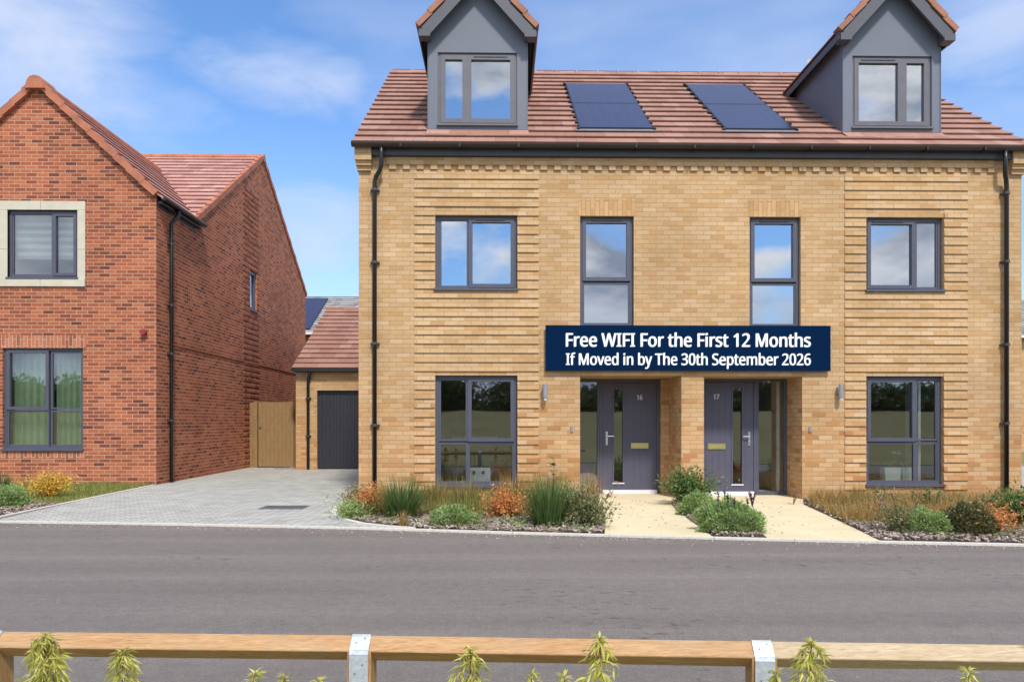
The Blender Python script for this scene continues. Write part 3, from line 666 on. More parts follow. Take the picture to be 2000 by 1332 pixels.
def door_set(f0, f1, s0, s1, number, mirror, Y):
    sg = -1 if mirror else 1
    fm = MB(); fr = 0.05
    for a, c in ((f0, f0 + fr), (f1 - fr, f1)): fm.box(a, c, Y, Y + 0.09, 0.0, 2.03)
    fm.box(f0 + fr, f1 - fr, Y, Y + 0.09, 1.97, 2.03)
    for a, c in ((s0, s0 + 0.035), (s1 - 0.035, s1)): fm.box(a, c, Y + 0.004, Y + 0.088, 0.0, 2.03)
    fm.box(s0 + 0.035, s1 - 0.035, Y + 0.004, Y + 0.088, 0.0, 0.06); fm.box(s0 + 0.035, s1 - 0.035, Y + 0.004, Y + 0.088, 1.99, 2.03)
    dr = fm.build('front_door', M['door'], YH)
    MB().face([(s0 + 0.035, Y + 0.05, 0.06), (s1 - 0.035, Y + 0.05, 0.06), (s1 - 0.035, Y + 0.05, 1.99), (s0 + 0.035, Y + 0.05, 1.99)]).build('sidelight_pane', M['glassin'], dr)
    l0, l1 = f0 + fr + 0.004, f1 - fr - 0.004
    hx = l0 + 0.075 if not mirror else l1 - 0.075          # handle side
    g0, g1 = (hx + 0.13, hx + 0.285) if not mirror else (hx - 0.285, hx - 0.13)
    lf = MB(); zb, zt = 0.065, 1.965
    lf.box(l0, g0 - 0.02, Y + 0.012, Y + 0.06, zb, zt); lf.box(g1 + 0.02, l1, Y + 0.012, Y + 0.06, zb, zt)
    lf.box(g0 - 0.02, g1 + 0.02, Y + 0.012, Y + 0.06, zb, 0.20); lf.box(g0 - 0.02, g1 + 0.02, Y + 0.012, Y + 0.06, 1.86, zt)
    for a, c in ((g0 - 0.028, g0), (g1, g1 + 0.028)): lf.box(a, c, Y + 0.002, Y + 0.012, 0.18, 1.88)
    lf.box(g0, g1, Y + 0.002, Y + 0.012, 1.86, 1.88)
    x = l0 + 0.10
    while x < l1 - 0.05:                                     # tongue-and-groove lines
        if not (g0 - 0.05 < x < g1 + 0.05): lf.box(x, x + 0.006, Y + 0.008, Y + 0.0125, zb + 0.1, zt - 0.08)
        x += 0.115
    lf.build('door_leaf', M['door'], dr)
    MB().face([(g0, Y + 0.035, 0.19), (g1, Y + 0.035, 0.19), (g1, Y + 0.035, 1.87), (g0, Y + 0.035, 1.87)]).build('door_pane', M['glassin'], dr)
    MB().box(g0 - 0.03, g1 + 0.03, Y - 0.006, Y + 0.011, 0.17, 0.19).build('glazing_bead', M['white'], dr)
    MB().box(l0 - 0.0, l1, Y - 0.03, Y + 0.011, -0.005, 0.064).build('threshold', M['white'], dr)
    h = MB(); h.box(hx - 0.018, hx + 0.018, Y + 0.002, Y + 0.0115, 0.86, 1.10); h.tube([(hx, Y + 0.002, 1.02), (hx, Y - 0.045, 1.02)], 0.011, 8)
    h.tube([(hx, Y - 0.04, 1.02), (hx + sg * 0.12, Y - 0.04, 1.02)], 0.011, 8); h.tube([(hx, Y + 0.003, 0.92), (hx, Y - 0.012, 0.92)], 0.014, 10)
    h.build('door_handle', M['steel'], dr)
    lx = (g1 + l1) / 2 if not mirror else (g0 + l0) / 2
    lb = MB(); lb.box(lx - 0.155, lx + 0.155, Y - 0.004, Y + 0.0115, 0.80, 0.895); lb.box(lx - 0.135, lx + 0.135, Y - 0.012, Y - 0.004, 0.822, 0.875); lb.box(lx - 0.155, lx + 0.155, Y - 0.014, Y - 0.004, 0.885, 0.897)
    lb.build('letterbox', M['brass'], dr)
    text_mesh(number, lx - 0.05, Y + 0.010, 1.665, 0.10, 0.085, 'numeral', dr, 'door_number', 0.006, bold=0.006)
door_set(1.785, 2.86, 1.345, 1.783, '16', False, 13.30)
door_set(3.433, 4.477, 4.479, 5.006, '17', True, 12.95)
for x, z in ((0.749, 1.776), (5.616, 1.78)):
    b = MB(); b.tube([(x, F - 0.095, z - 0.11), (x, F - 0.095, z - 0.105), (x, F - 0.095, z + 0.11), (x, F - 0.095, z + 0.115)], [0.034, 0.04, 0.04, 0.034], 16)
    b.box(x - 0.03, x + 0.03, F - 0.06, F - 0.001, z - 0.05, z + 0.05); b.box(x - 0.04, x + 0.04, F - 0.012, F - 0.0005, z - 0.07, z + 0.07)
    lo = b.build('wall_lamp', M['lampgrey'], YH)
    MB().tube([(x, F - 0.095, z - 0.15), (x, F - 0.095, z - 0.11)], 0.022, 12).build('lamp_lens', M['white'], lo)
for x, z in ((1.195, 1.154), (5.138, 1.153)):
    b = MB(); b.box(x - 0.02, x + 0.02, F - 0.02, F - 0.0005, z - 0.045, z + 0.045); b.tube([(x, F - 0.02, z), (x, F - 0.026, z)], 0.012, 10); b.build('doorbell', M['lampgrey'], YH)

# solar panels lying in the tile plane
def onroof(x, s, h): return V((x, EY, EZ)) + up * s + V((0, -up.z, up.y)) * h
nR = V((0, -up.z, up.y))
for xa, xb in ((1.36, 2.61), (3.84, 5.035)):
    s0, s1 = (12.69 - EY) / up.y, (15.40 - EY) / up.y
    b = MB(); b.obox(onroof(xa, s0, 0.02), (xb - xa, 0, 0), up * (s1 - s0), nR * 0.045)
    for s in [s0 + (s1 - s0) * k / 9 for k in range(10)]:
        for xx in (xa - 0.045, xb): b.obox(onroof(xx, s - 0.04, 0.02), (0.045, 0, 0), up * 0.10, nR * 0.05)
    sp = b.build('solar_panel', M['gutter'], YH)
    b = MB()
    for k in range(2):
        a = s0 + 0.025 + k * (s1 - s0) / 2; c = s0 + (k + 1) * (s1 - s0) / 2 - 0.018
        q = [onroof(xa + 0.02, a, 0.068), onroof(xb - 0.02, a, 0.068), onroof(xb - 0.02, c, 0.068), onroof(xa + 0.02, c, 0.068)]
        b.face(q, uv=[(0, 0), (1, 0), (1, 1), (0, 1)])
    b.build('solar_cells', M['solar'], sp)
    b = MB(); b.obox(onroof(xa - 0.06, s0 - 0.10, 0.034), (xb - xa + 0.12, 0, 0), up * 0.10, nR * 0.012); b.build('panel_flashing', M['lead'], sp)

# dormers
def dormer(cx, lights, wx0, wx1):
    hw, hr, D, D0 = 0.83, 0.97, 12.60, 12.42
    zE, zA = 7.80, 8.87; tn = (zA - zE) / hr
    zb = EZ + RT * (D - EY) - 0.02
    def yr(z): return EY + (z - EZ) / RT
    b = MB(); x0, x1 = cx - hw, cx + hw; zs = zA - 0.06 - tn * hw
    def PD(u, v, d): return (u, D + d, v)
    wz0, wz1 = 6.25, 7.475
    wall_holes(b, PD, x0, x1, zb - 0.03, zs, [(wx0, wx1, wz0, wz1, 0.12)])
    b.face([(x0, D, zs), (x1, D, zs), (cx, D, zA - 0.06)])
    b.face([(x0, D, zb - 0.05), (x0, D, zs), (x0, yr(zs), zs)]); b.face([(x1, D, zs), (x1, D, zb - 0.05), (x1, yr(zs), zs)])
    for xx, s in ((x0, -1), (x1, 1)): b.box(min(xx, xx + s * 0.012), max(xx, xx + s * 0.012), D - 0.012, D + 0.10, zb - 0.02, zs - 0.02)
    dm = b.build('dormer', M['clad'], YH)
    sl = math.hypot(hr, zA - zE); rb_ = MB()
    for s in (-1, 1):
        u_ = V((-s * hr, 0, zA - zE)).normalized(); o = V((cx + s * hr, D0, zE)); w_ = V((0, 1, 0))
        nn = V((s * (zA - zE), 0, hr)).normalized()
        def span(a, c): zz = zE + (a + c) / 2 * u_.z; return (0.0, yr(zz) - D0 + 0.10)
        if s > 0: roof_courses(rb_, o, w_, u_, 0, sl, 0.30, span=span)
        else:
            def span2(a, c): zz = zE + (a + c) / 2 * u_.z; return (-(yr(zz) - D0 + 0.10), 0.0)
            roof_courses(rb_, o, -w_, u_, 0, sl, 0.30, span=span2)
        if True:      # soffit board under the tiles
            rb2 = MB(); ye = yr(zE) + 0.05
            rb2.obox(o - nn * 0.05, w_ * (ye - D0) if s > 0 else u_ * (sl - 0.02), u_ * (sl - 0.02) if s > 0 else w_ * (ye - D0), nn * 0.045)
            rb2.build('dormer_soffit', M['barge'], dm)
    rb_.build('dormer_roof', M['ytile'], dm)
    vg, bb = MB(), MB()
    for s in (-1, 1):
        u_ = V((-s * hr, 0, zA - zE)).normalized(); nn = V((s * (zA - zE), 0, hr)).normalized(); n = 5
        for k in range(n):
            a = sl * k / n; o = V((cx + s * hr, D0 - 0.055 - 0.008 * (k % 2), zE)) + u_ * a + nn * (0.05 - 0.085)
            A, B = (u_ * (sl / n + 0.02) - nn * 0.018, V((0, 0.20, 0))); o = o + nn * 0.018
            if s > 0: A, B = B, A
            vg.obox(o, A, B, nn * (0.088 + 0.006 * (k % 2)))
        o = V((cx + s * (hr - 0.015), D0 - 0.035, zE)) - nn * 0.21 + u_ * 0.0
        A, B = u_ * (sl - 0.03), V((0, 0.045, 0))
        if s > 0: A, B = B, A
        bb.obox(o, A, B, nn * 0.175)
        # boxed foot of the barge board and the gutter line behind it
        fx0, fx1 = (cx + s * (hr - 0.19), cx + s * (hr - 0.005)); fx0, fx1 = min(fx0, fx1), max(fx0, fx1)
        bb.box(fx0, fx1, D0 - 0.037, D0 + 0.16, zE - 0.16, zE - 0.045)
        ye = yr(zE - 0.1)
        bb.box(min(cx + s * (hr - 0.01), cx + s * (hr + 0.012)), max(cx + s * (hr - 0.01), cx + s * (hr + 0.012)), D0 + 0.0, ye, zE - 0.135, zE - 0.01)
    vg.build('dormer_verge', M['yverge'], dm); bb.build('barge_board', M['barge'], dm)
    b = MB(); b.obox(onroof(x0 - 0.02, (D - EY) / up.y - 0.26, 0.036), (x1 - x0 + 0.04, 0, 0), up * 0.27, nR * 0.008); b.build('lead_apron', M['ytile'], dm)
    f = MB(); dpt = 0.03
    W, H_ = wx1 - wx0, wz1 - wz0
    gl = MB()
    def bx(mb_, a, b__, c, d, e, f_): mb_.box(a, b__, D + e, D + f_, c, d)
    def ring(a, b__, c, d, t, e, f_):
        bx(f, a, a + t, c, d, e, f_); bx(f, b__ - t, b__, c, d, e, f_); bx(f, a + t, b__ - t, c, c + t, e, f_); bx(f, a + t, b__ - t, d - t, d, e, f_)
    ring(wx0, wx1, wz0, wz1, 0.05, dpt, dpt + 0.07)
    for a, c, op in lights:
        a, c = wx0 + a * W, wx0 + c * W; t = 0.075
        ring(a, c, wz0 + 0.05, wz1 - 0.035, t, dpt - 0.014, dpt + 0.06)
        gl.face([(a + t, D + dpt + 0.03, wz0 + 0.05 + t), (c - t, D + dpt + 0.03, wz0 + 0.05 + t), (c - t, D + dpt + 0.03, wz1 - 0.035 - t), (a + t, D + dpt + 0.03, wz1 - 0.035 - t)])
        if op: bx(f, a + 0.12, c - 0.12, wz1 - 0.065, wz1 - 0.045, dpt - 0.026, dpt - 0.0145)
    f.box(wx0 - 0.015, wx1 + 0.015, D - 0.04, D + 0.05, wz0 - 0.012, wz0 + 0.02)
    f.build('dormer_window', M['dframe'], dm); gl.build('dormer_pane', M['glass'], dm)
    b = MB(); b.face([(x0 + 0.05, D + 1.6, zb), (x1 - 0.05, D + 1.6, zb), (x1 - 0.05, D + 1.6, zs + 0.3), (x0 + 0.05, D + 1.6, zs + 0.3)]); b.build('dormer_room', M['plaster'], dm)
dormer(-0.36, [(0.035, 0.365, False), (0.365, 0.97, True)], -1.032, 0.301)
dormer(6.66, [(0.03, 0.635, True), (0.635, 0.965, False)], 5.989, 7.348)

# ================================================================== red brick house
RF, RX0, RX1 = 15.30, -11.68, -6.95
RH_ = thing('detached_house', 'red brick house with orange tiled gable, cream stone window surround and side wall', 'house', (-9.3, RF, 0))
def PR(u, v, d): return (u, RF + d, v)
def PS(u, v, d): return (RX1 - d, u, v)
rw1, rw2 = (-9.925, -8.522, 4.159, 5.551), (-10.03, -8.42, 0.69, 2.76)
AX, AZ, EVZ = -9.315, 8.07, 5.84
MY, MZ, EVY, BYR = 22.15, 8.97, 17.30, 27.0
mb = MB()
wall_holes(mb, PR, RX0, RX1, -0.2, EVZ, [(*rw1, 0.12), (*rw2, 0.12)])
mb.face([(RX0, RF, EVZ), (RX1, RF, EVZ), (AX, RF, AZ - 0.04)])
sw = (21.03, 21.60, 4.38, 5.52)
wall_holes(mb, PS, RF, BYR, -0.2, EVZ, [(*sw, 0.10)])
mb.face([(RX1, EVY, EVZ), (RX1, BYR, EVZ), (RX1, MY, MZ)])
mb.box(RX1 - 0.0, RX1 + 0.012, RF + 0.7, BYR, -0.2, 2.90, skip=(5,))             # thicker ground-floor brickwork below a string line
mb.face([(RX0, BYR, -0.2), (RX0, RF, -0.2), (RX0, RF, EVZ), (RX0, BYR, EVZ)])
mb.build('wall', M['rbrick'], RH_)
b = MB()
for i in range(60):                                                               # projecting brick panel in the side wall
    z = 0.15 + i * 0.15
    ztop = MZ - 0.2 - 0.64 * (MY - 20.45)
    if z > ztop: break
    a, c = 20.45, 21.75
    segs = [(a, c)] if not (4.25 < z < 5.5) else [(a, sw[0] - 0.02), (sw[1] + 0.02, c)]
    xb = RX1 + (0.012 if z < 2.9 else 0.0)
    for s0, s1 in segs: b.box(xb - 0.01, xb + 0.013, s0, s1, z, z + 0.074)
b.build('projecting_brick_course', M['rbrick'], RH_)
MB().box(RX1 - 0.01, RX1 + 0.03, RF + 0.7, BYR, 2.90, 2.93).build('string_course', M['rsoldier'], RH_)
b = MB(); b.box(rw2[0] - 0.08, rw2[1] + 0.06, RF - 0.004, RF + 0.05, rw2[3] + 0.002, rw2[3] + 0.26); b.build('soldier_lintel', M['rsoldier'], RH_)
b = MB(); b.box(rw2[0] - 0.05, rw2[1] + 0.03, RF - 0.006, RF + 0.05, rw2[2] - 0.15, rw2[2] - 0.012); b.build('soldier_sill', M['rsoldier'], RH_)
b = MB(); t0 = 0.155
b.box(-10.08, -9.262, RF - 0.02, RF + 0.10, rw1[3], rw1[3] + 0.175); b.box(-9.255, -8.37, RF - 0.02, RF + 0.10, rw1[3], rw1[3] + 0.175)
b.box(-10.08, rw1[0], RF - 0.02, RF + 0.10, rw1[2], 4.75); b.box(-10.08, rw1[0], RF - 0.02, RF + 0.10, 4.756, rw1[3] - 0.004)
b.box(rw1[1], -8.37, RF - 0.02, RF + 0.10, rw1[2], 4.75); b.box(rw1[1], -8.37, RF - 0.02, RF + 0.10, 4.756, rw1[3] - 0.004)
b.box(-10.08, -9.262, RF - 0.035, RF + 0.10, rw1[2] - 0.155, rw1[2] - 0.004); b.box(-9.255, -8.37, RF - 0.035, RF + 0.10, rw1[2] - 0.155, rw1[2] - 0.004)
b.build('stone_surround', M['stone'], RH_)
window(RH_, PR, *rw1, [(0.035, 0.625, 0.05, 0.965, False), (0.625, 0.965, 0.05, 0.965, True)], depth=0.05, glass='glassin')
window(RH_, PR, *rw2, [(0.035, 0.56, 0.40, 0.985, True), (0.58, 0.975, 0.405, 0.97, False), (0.035, 0.56, 0.04, 0.395, False), (0.58, 0.975, 0.04, 0.395, False)], depth=0.05, glass='glassin', fw=0.05)
window(RH_, PS, *sw, [(0.08, 0.92, 0.04, 0.97, True)], depth=0.05)
b = MB()
for z0, z1 in ((0.1, 2.9), (3.2, 5.8)):
    b.face([(-11.5, 18.2, z0), (-7.1, 18.2, z0), (-7.1, 18.2, z1), (-11.5, 18.2, z1)]); b.face([(-11.5, 15.5, z0), (-7.1, 15.5, z0), (-7.1, 18.2, z0), (-11.5, 18.2, z0)])
b.build('interior_room', M['plaster'], RH_)
# roofs
slG = (AZ - EVZ) / (RX1 - AX); rb = MB(); ov = 0.13
sl = math.hypot(RX1 - AX + ov, AZ - EVZ + ov * slG)
slM = (MZ - EVZ) / (MY - EVY)
def g_end(z): return EVY + max(0, (z - EVZ)) / slM + 0.25
RYF = RF - 0.06
uR = V((AX - RX1 - ov, 0, AZ - EVZ + ov * slG)).normalized()
oR = V((RX1 + ov, RYF, EVZ - ov * slG + 0.05))
def spR(a, c):
    z = oR.z + a * uR.z; return (0.0, min(max(g_end(z), 17.30), MY + 0.1) - RYF)
roof_courses(rb, oR, (0, 1, 0), uR, 0, sl, 0.33, span=spR)
uL = V((-uR.x, 0, uR.z)); oL = V((2 * AX - RX1 - ov, RYF, oR.z))
def spL(a, c): q = spR(a, c); return (-q[1], -q[0])
roof_courses(rb, oL, (0, -1, 0), uL, 0, sl, 0.33, span=spL)
ovM = 0.12
LM = math.hypot(MY - EVY + ovM, (MZ - EVZ) + ovM * slM); uM = V((0, MY - EVY + ovM, MZ - EVZ + ovM * slM)).normalized()
roof_courses(rb, (-16, EVY - ovM, EVZ - ovM * slM + 0.06), (1, 0, 0), uM, 16 + RX1 + 0.02, LM, 0.33)
roof_courses(rb, (RX1 + 0.02, 2 * MY - EVY + ovM, EVZ - ovM * slM + 0.06), (-1, 0, 0), V((0, -uM.y, uM.z)), 16 + RX1 + 0.02, LM, 0.33)
rr = rb.build('roof', M['rtile'], RH_)
rg = MB(); y = RYF
MB().prism([(AX - 0.20, AZ - 0.11), (AX + 0.20, AZ - 0.11), (AX + 0.15, AZ + 0.05), (AX + 0.10, AZ + 0.125), (AX, AZ + 0.15), (AX - 0.10, AZ + 0.125), (AX - 0.15, AZ + 0.05)], 'y', RYF - 0.075, RYF + 0.42).build('ridge_end_cap', M['verge'], rr)
y = RYF + 0.42
while y < 20.5: rg.tube([(AX, y + 0.004, AZ + 0.03), (AX, y + 0.446, AZ + 0.03)], 0.11, 10); y += 0.45
rg.build('ridge_tile', M['verge'], rr); rg = MB()
x = -16
while x < RX1: rg.tube([(x + 0.004, MY, MZ + 0.04), (min(x + 0.446, RX1 + 0.05), MY, MZ + 0.04)], 0.11, 10); x += 0.45
rg.build('ridge_tile', M['verge'], rr)
def verge(a, bq, out, n, hgt=0.10, wd=0.17):
    """stepped verge caps from a up to bq; out = outward direction of the gable"""
    vg = MB(); a, bq, out = V(a), V(bq), V(out); u_ = (bq - a).normalized(); Lq = (bq - a).length; nn = u_.cross(out).normalized()
    if nn.z < 0: nn = -nn
    for k in range(n):
        lift = 0.0; o = a + u_ * (Lq * k / n) + out * (0.03 + 0.005 * (k % 2)) - nn * 0.075
        A, B = u_ * (Lq / n + 0.02) - nn * 0.020, -out * wd; o = o + nn * 0.020
        if A.cross(B).dot(nn) < 0: o, A, B = o, B, A
        vg.obox(o, A, B, nn * (hgt + 0.03 + 0.006 * (k % 2)))
    vg.build('verge_tile', M['verge'], rr)
zv = EVZ + 0.05 - 0.02 * slG
verge((RX1 + 0.02, RYF, zv), (AX, RYF, AZ + 0.06), (0, -1, 0), 9); verge((2 * AX - RX1 - 0.02, RYF, zv), (AX, RYF, AZ + 0.06), (0, -1, 0), 10)
verge((RX1, EVY - ovM, EVZ - ovM * slM + 0.06), (RX1, MY, MZ + 0.07), (1, 0, 0), 17, wd=0.10); verge((RX1, 2 * MY - EVY + ovM, EVZ - ovM * slM + 0.06), (RX1, MY, MZ + 0.07), (1, 0, 0), 17, wd=0.10)
b = MB(); b.box(RX1 + 0.0, RX1 + ov - 0.02, RF + 0.03, 17.35, EVZ - 0.14, EVZ - 0.09)
prof = [(RX1 + 0.10, EVZ - 0.02)] + [(RX1 + 0.16 - 0.06 * math.cos(a), EVZ - 0.03 - 0.06 * math.sin(a)) for a in [math.pi * i / 8 for i in range(9)]] + [(RX1 + 0.22, EVZ - 0.02)]
b.prism(prof, 'y', RF - 0.02, 17.42); b.box(RX1 + 0.0, RX1 + 0.02, RF + 0.03, 17.30, EVZ - 0.20, EVZ - 0.02)
b.build('gutter', M['gutter'], RH_)
downpipe(RH_, [(RX1 + 0.15, 16.0, EVZ - 0.08), (RX1 + 0.15, 16.0, EVZ - 0.2), (RX1 + 0.10, 15.92, EVZ - 0.32), (RX1 + 0.065, 15.86, EVZ - 0.42), (RX1 + 0.065, 15.86, 0.0)],
         brackets=[(RX1 + 0.065, 15.86, z) for z in (5.0, 3.72, 2.7, 1.3)], wall_dir=(-1, 0, 0), r=0.04)
b = MB(); b.tube([(-7.18, RF - 0.001, 3.07), (-7.18, RF - 0.03, 3.07)], 0.05, 14); b.tube([(-7.18, RF - 0.03, 3.075), (-7.18, RF - 0.05, 3.078), (-7.18, RF - 0.10, 3.08)], [0.03, 0.07, 0.055], 14)
b.build('alarm_bell', M['bell'], RH_)

# ================================================================== garage, gate, far houses
def make_garage(name, label, x0, group):
    wdt, G, dep, ez, rz = 3.25, 20.1, 7.8, 2.68, 4.78
    g_ = thing(name, label, 'garage', (x0, G, 0), group)
    b = MB(); d0, d1 = x0 + 0.56, x0 + 2.95
    wall_holes(b, lambda u, v, d: (u, G + d, v), x0, x0 + wdt, -0.1, ez, [(d0, d1, -0.1, 2.11, 0.14)])
    for x, fl in ((x0, False), (x0 + wdt, True)):
        q = [(x, G, -0.1), (x, G, ez), (x, G + dep / 2, rz - 0.05), (x, G + dep, ez), (x, G + dep, -0.1)]; b.face(q[::-1] if fl else q)
    b.build('wall', M['ybrick'], g_)
    d = MB(); d.box(d0 + 0.002, d1 - 0.002, G + 0.10, G + 0.14, 0.0, 2.108); x = d0 + 0.05
    while x < d1 - 0.05: d.box(x, x + 0.075, G + 0.088, G + 0.10, 0.03, 2.07); x += 0.095
    d.build('garage_door', M['gdoor'], g_)
    rb_ = MB(); L_ = math.hypot(dep / 2 + 0.15, (rz - ez) * (1 + 0.3 / dep)); u_ = V((0, dep / 2, rz - ez)).normalized()
    roof_courses(rb_, (x0 - 0.07, G - 0.15, ez), (1, 0, 0), u_, wdt + 0.14, L_, 0.335)
    roof_courses(rb_, (x0 + wdt + 0.07, G + dep + 0.15, ez), (-1, 0, 0), V((0, -u_.y, u_.z)), wdt + 0.14, L_, 0.335)
    rf = rb_.build('roof', M['ytile'], g_)
    rg_ = MB(); rg_.tube([(x0 - 0.08, G + dep / 2, rz + 0.06), (x0 + wdt + 0.08, G + dep / 2, rz + 0.06)], 0.10, 10); rg_.build('ridge_tile', M['ytile'], rf)
    e = MB(); e.box(x0 - 0.08, x0 + wdt + 0.08, G - 0.19, G - 0.08, ez - 0.075, ez + 0.01); e.box(x0 - 0.04, x0 + wdt + 0.04, G - 0.08, G + 0.02, ez - 0.09, ez - 0.01); e.build('gutter', M['gutter'], g_)
    downpipe(g_, [(x0 + 0.40, G - 0.13, ez - 0.05), (x0 + 0.40, G - 0.13, ez - 0.16), (x0 + 0.34, G - 0.06, ez - 0.30), (x0 + 0.34, G - 0.06, 0.0)], r=0.04, brackets=[(x0 + 0.34, G - 0.06, z) for z in (1.9, 0.9)])
    return g_
gar = make_garage('garage', 'yellow brick garage with dark slatted door between the red and yellow houses', -5.43, 'brick garages')
gr2 = copy_tree(gar); gr2.location.x = 13.0
tag(gr2, 'garage seen as a thin sliver past the right end of the yellow house')

b = MB(); gt = thing('side_gate', 'closed wooden boarded side gate between red brick wall and garage', 'gate', (-6.2, 20.9, 0))
x = -6.68
while x < -5.82: b.box(x, x + 0.105, 20.90, 20.925, 0.03, 1.82); x += 0.109
b.build('gate_leaf', M['gate'], gt)
b = MB(); b.box(-6.93, -6.70, 20.92, 20.99, 0.0, 1.80); b.box(-6.80, -6.70, 20.86, 20.96, 0, 1.84); b.build('gate_post', M['gate'], gt)
b = MB(); b.box(-5.80, -5.70, 20.86, 20.96, 0, 1.84); b.box(-5.70, -5.44, 20.92, 20.99, 0, 1.80); b.build('gate_post', M['gate'], gt)
b = MB(); b.tube([(-6.62, 20.89, 1.15), (-6.62, 20.86, 1.15)], 0.03, 10); b.build('gate_latch', M['lead'], gt)

def far_house(name, label, x0, x1, y0, yr_, ez, rz, solar_x=None, wall='ybrick'):
    h = thing(name, label, 'house', ((x0 + x1) / 2, y0, 0), 'grey roofed houses behind')
    b = MB(); y1 = 2 * yr_ - y0
    wall_holes(b, lambda u, v, d: (u, y0 + d, v), x0, x1, -0.1, ez, [(x0 + 1.2 + k * 2.6, x0 + 2.3 + k * 2.6, 3.2, 4.4, 0.1) for k in range(int((x1 - x0 - 1.5) / 2.6))])
    for x, fl in ((x0, False), (x1, True)):
        q = [(x, y0, -0.1), (x, y0, ez), (x, yr_, rz - 0.05), (x, y1, ez), (x, y1, -0.1)]; b.face(q[::-1] if fl else q)
    b.build('wall', M[wall], h)
    for k in range(int((x1 - x0 - 1.5) / 2.6)):
        window(h, lambda u, v, d: (u, y0 + d, v), x0 + 1.2 + k * 2.6, x0 + 2.3 + k * 2.6, 3.2, 4.4, [(0.05, 0.5, 0.05, 0.95, False), (0.5, 0.95, 0.05, 0.95, True)])
    rb_ = MB(); u_ = V((0, yr_ - y0, rz - ez)).normalized(); L_ = math.hypot(yr_ - y0, rz - ez) * 1.06; ov_ = L_ - L_ / 1.06
    o = V((x0 - 0.1, y0, ez)) - u_ * ov_
    roof_courses(rb_, o, (1, 0, 0), u_, x1 - x0 + 0.2, L_, 0.30)
    o2 = V((x1 + 0.1, 2 * yr_ - o.y, o.z)); roof_courses(rb_, o2, (-1, 0, 0), V((0, -u_.y, u_.z)), x1 - x0 + 0.2, L_, 0.30)
    rb_.build('roof', M['gtile'], h)
    e = MB(); e.box(x0 - 0.1, x1 + 0.1, o.y - 0.14, o.y - 0.02, o.z - 0.10, o.z + 0.0); e.build('gutter', M['white'], h)
    if solar_x:
        n_ = V((0, -u_.z, u_.y))
        p = V((solar_x[0], o.y, o.z)) + u_ * 0.25 + n_ * 0.04
        s_ = MB().obox(p, (solar_x[1] - solar_x[0], 0, 0), u_ * (L_ - 0.65), n_ * 0.05).build('solar_panel', M['gutter'], h)
        q = [p + n_ * 0.054 + V((0.03, 0, 0)), p + n_ * 0.054 + V((solar_x[1] - solar_x[0] - 0.03, 0, 0)), p + n_ * 0.054 + V((solar_x[1] - solar_x[0] - 0.03, 0, 0)) + u_ * (L_ - 0.65), p + n_ * 0.054 + V((0.03, 0, 0)) + u_ * (L_ - 0.65)]
        MB().face(q, uv=[(0, 0), (2, 0), (2, 2), (0, 2)]).build('solar_cells', M['solar'], s_)
    return h
far_house('terraced_house', 'far house with grey tiled roof and solar panel behind the brick garage', -14.0, -3.0, 34.0, 38.0, 5.4, 7.55, (-10.4, -8.55), 'rbrick')
far_house('terraced_house', 'far grey roofed house peeping past the right end of the yellow house', 20.0, 34.0, 33.0, 37.0, 5.2, 7.3, None, 'ybrick')

# ================================================================== banner
bn = thing('banner_sign', 'navy blue banner with white free wifi offer lettering above the doors', 'banner', (3.1, F - 0.05, 2.11))
b = MB(); b.box(0.757, 5.450, F - 0.075, F - 0.050, 2.108, 2.852); b.build('board', M['navy'], bn)
b = MB()
for x in (0.95, 2.7, 3.6, 5.25): b.box(x, x + 0.06, F - 0.050, F - 0.0005, 2.25, 2.70)
b.build('fixing_batten', M['fascia'], bn)
text_mesh('Free WIFI For the First 12 Months', 1.088, F - 0.0755, 2.505, 4.033, 0.215, 'letter', bn, 'lettering', 0.003, bold=0.016)
text_mesh('If Moved in by The 30th September 2026', 1.088, F - 0.0755, 2.205, 4.033, 0.185, 'letter', bn, 'lettering', 0.003, bold=0.012)

# ================================================================== things behind the glass
tb = thing('toaster', 'white boxy toaster with two dark knobs on the kitchen windowsill', 'toaster', (-0.35, 12.62, 0.27))
def pxw(px, Y): return (px - 975) / 1463 * Y
b = MB(); x0, x1 = pxw(916, 12.7), pxw(958, 12.7); b.box(x0, x1, 12.60, 12.78, 0.27, 0.50); b.build('toaster_body', M['white'], tb)
b = MB()
for x in (x0 + 0.09, x1 - 0.12): b.tube([(x, 12.60, 0.43), (x, 12.575, 0.43)], 0.026, 12)
b.build('knob', M['dark'], tb)
ck = thing('oven_cooker', 'dark built-in oven with white trim deep in the kitchen', 'oven', (-0.5, 14.6, 0.9))
b = MB(); b.box(-0.95, 0.0, 14.6, 15.2, 0.35, 1.02); b.box(-0.95, 0.0, 14.55, 15.2, 1.03, 1.10); b.build('oven_body', M['dark'], ck)
MB().box(-0.92, -0.03, 14.55, 14.598, 0.93, 0.985).build('oven_trim', M['white'], ck)
wsill = MB(); wsill.box(-1.05, 0.30, F + 0.15, F + 0.42, 0.22, 0.265); wsill.build('window_board', M['white'], YH)
wsill = MB(); wsill.box(6.08, 7.36, F + 0.15, F + 0.42, 0.22, 0.265); wsill.build('window_board', M['white'], YH)
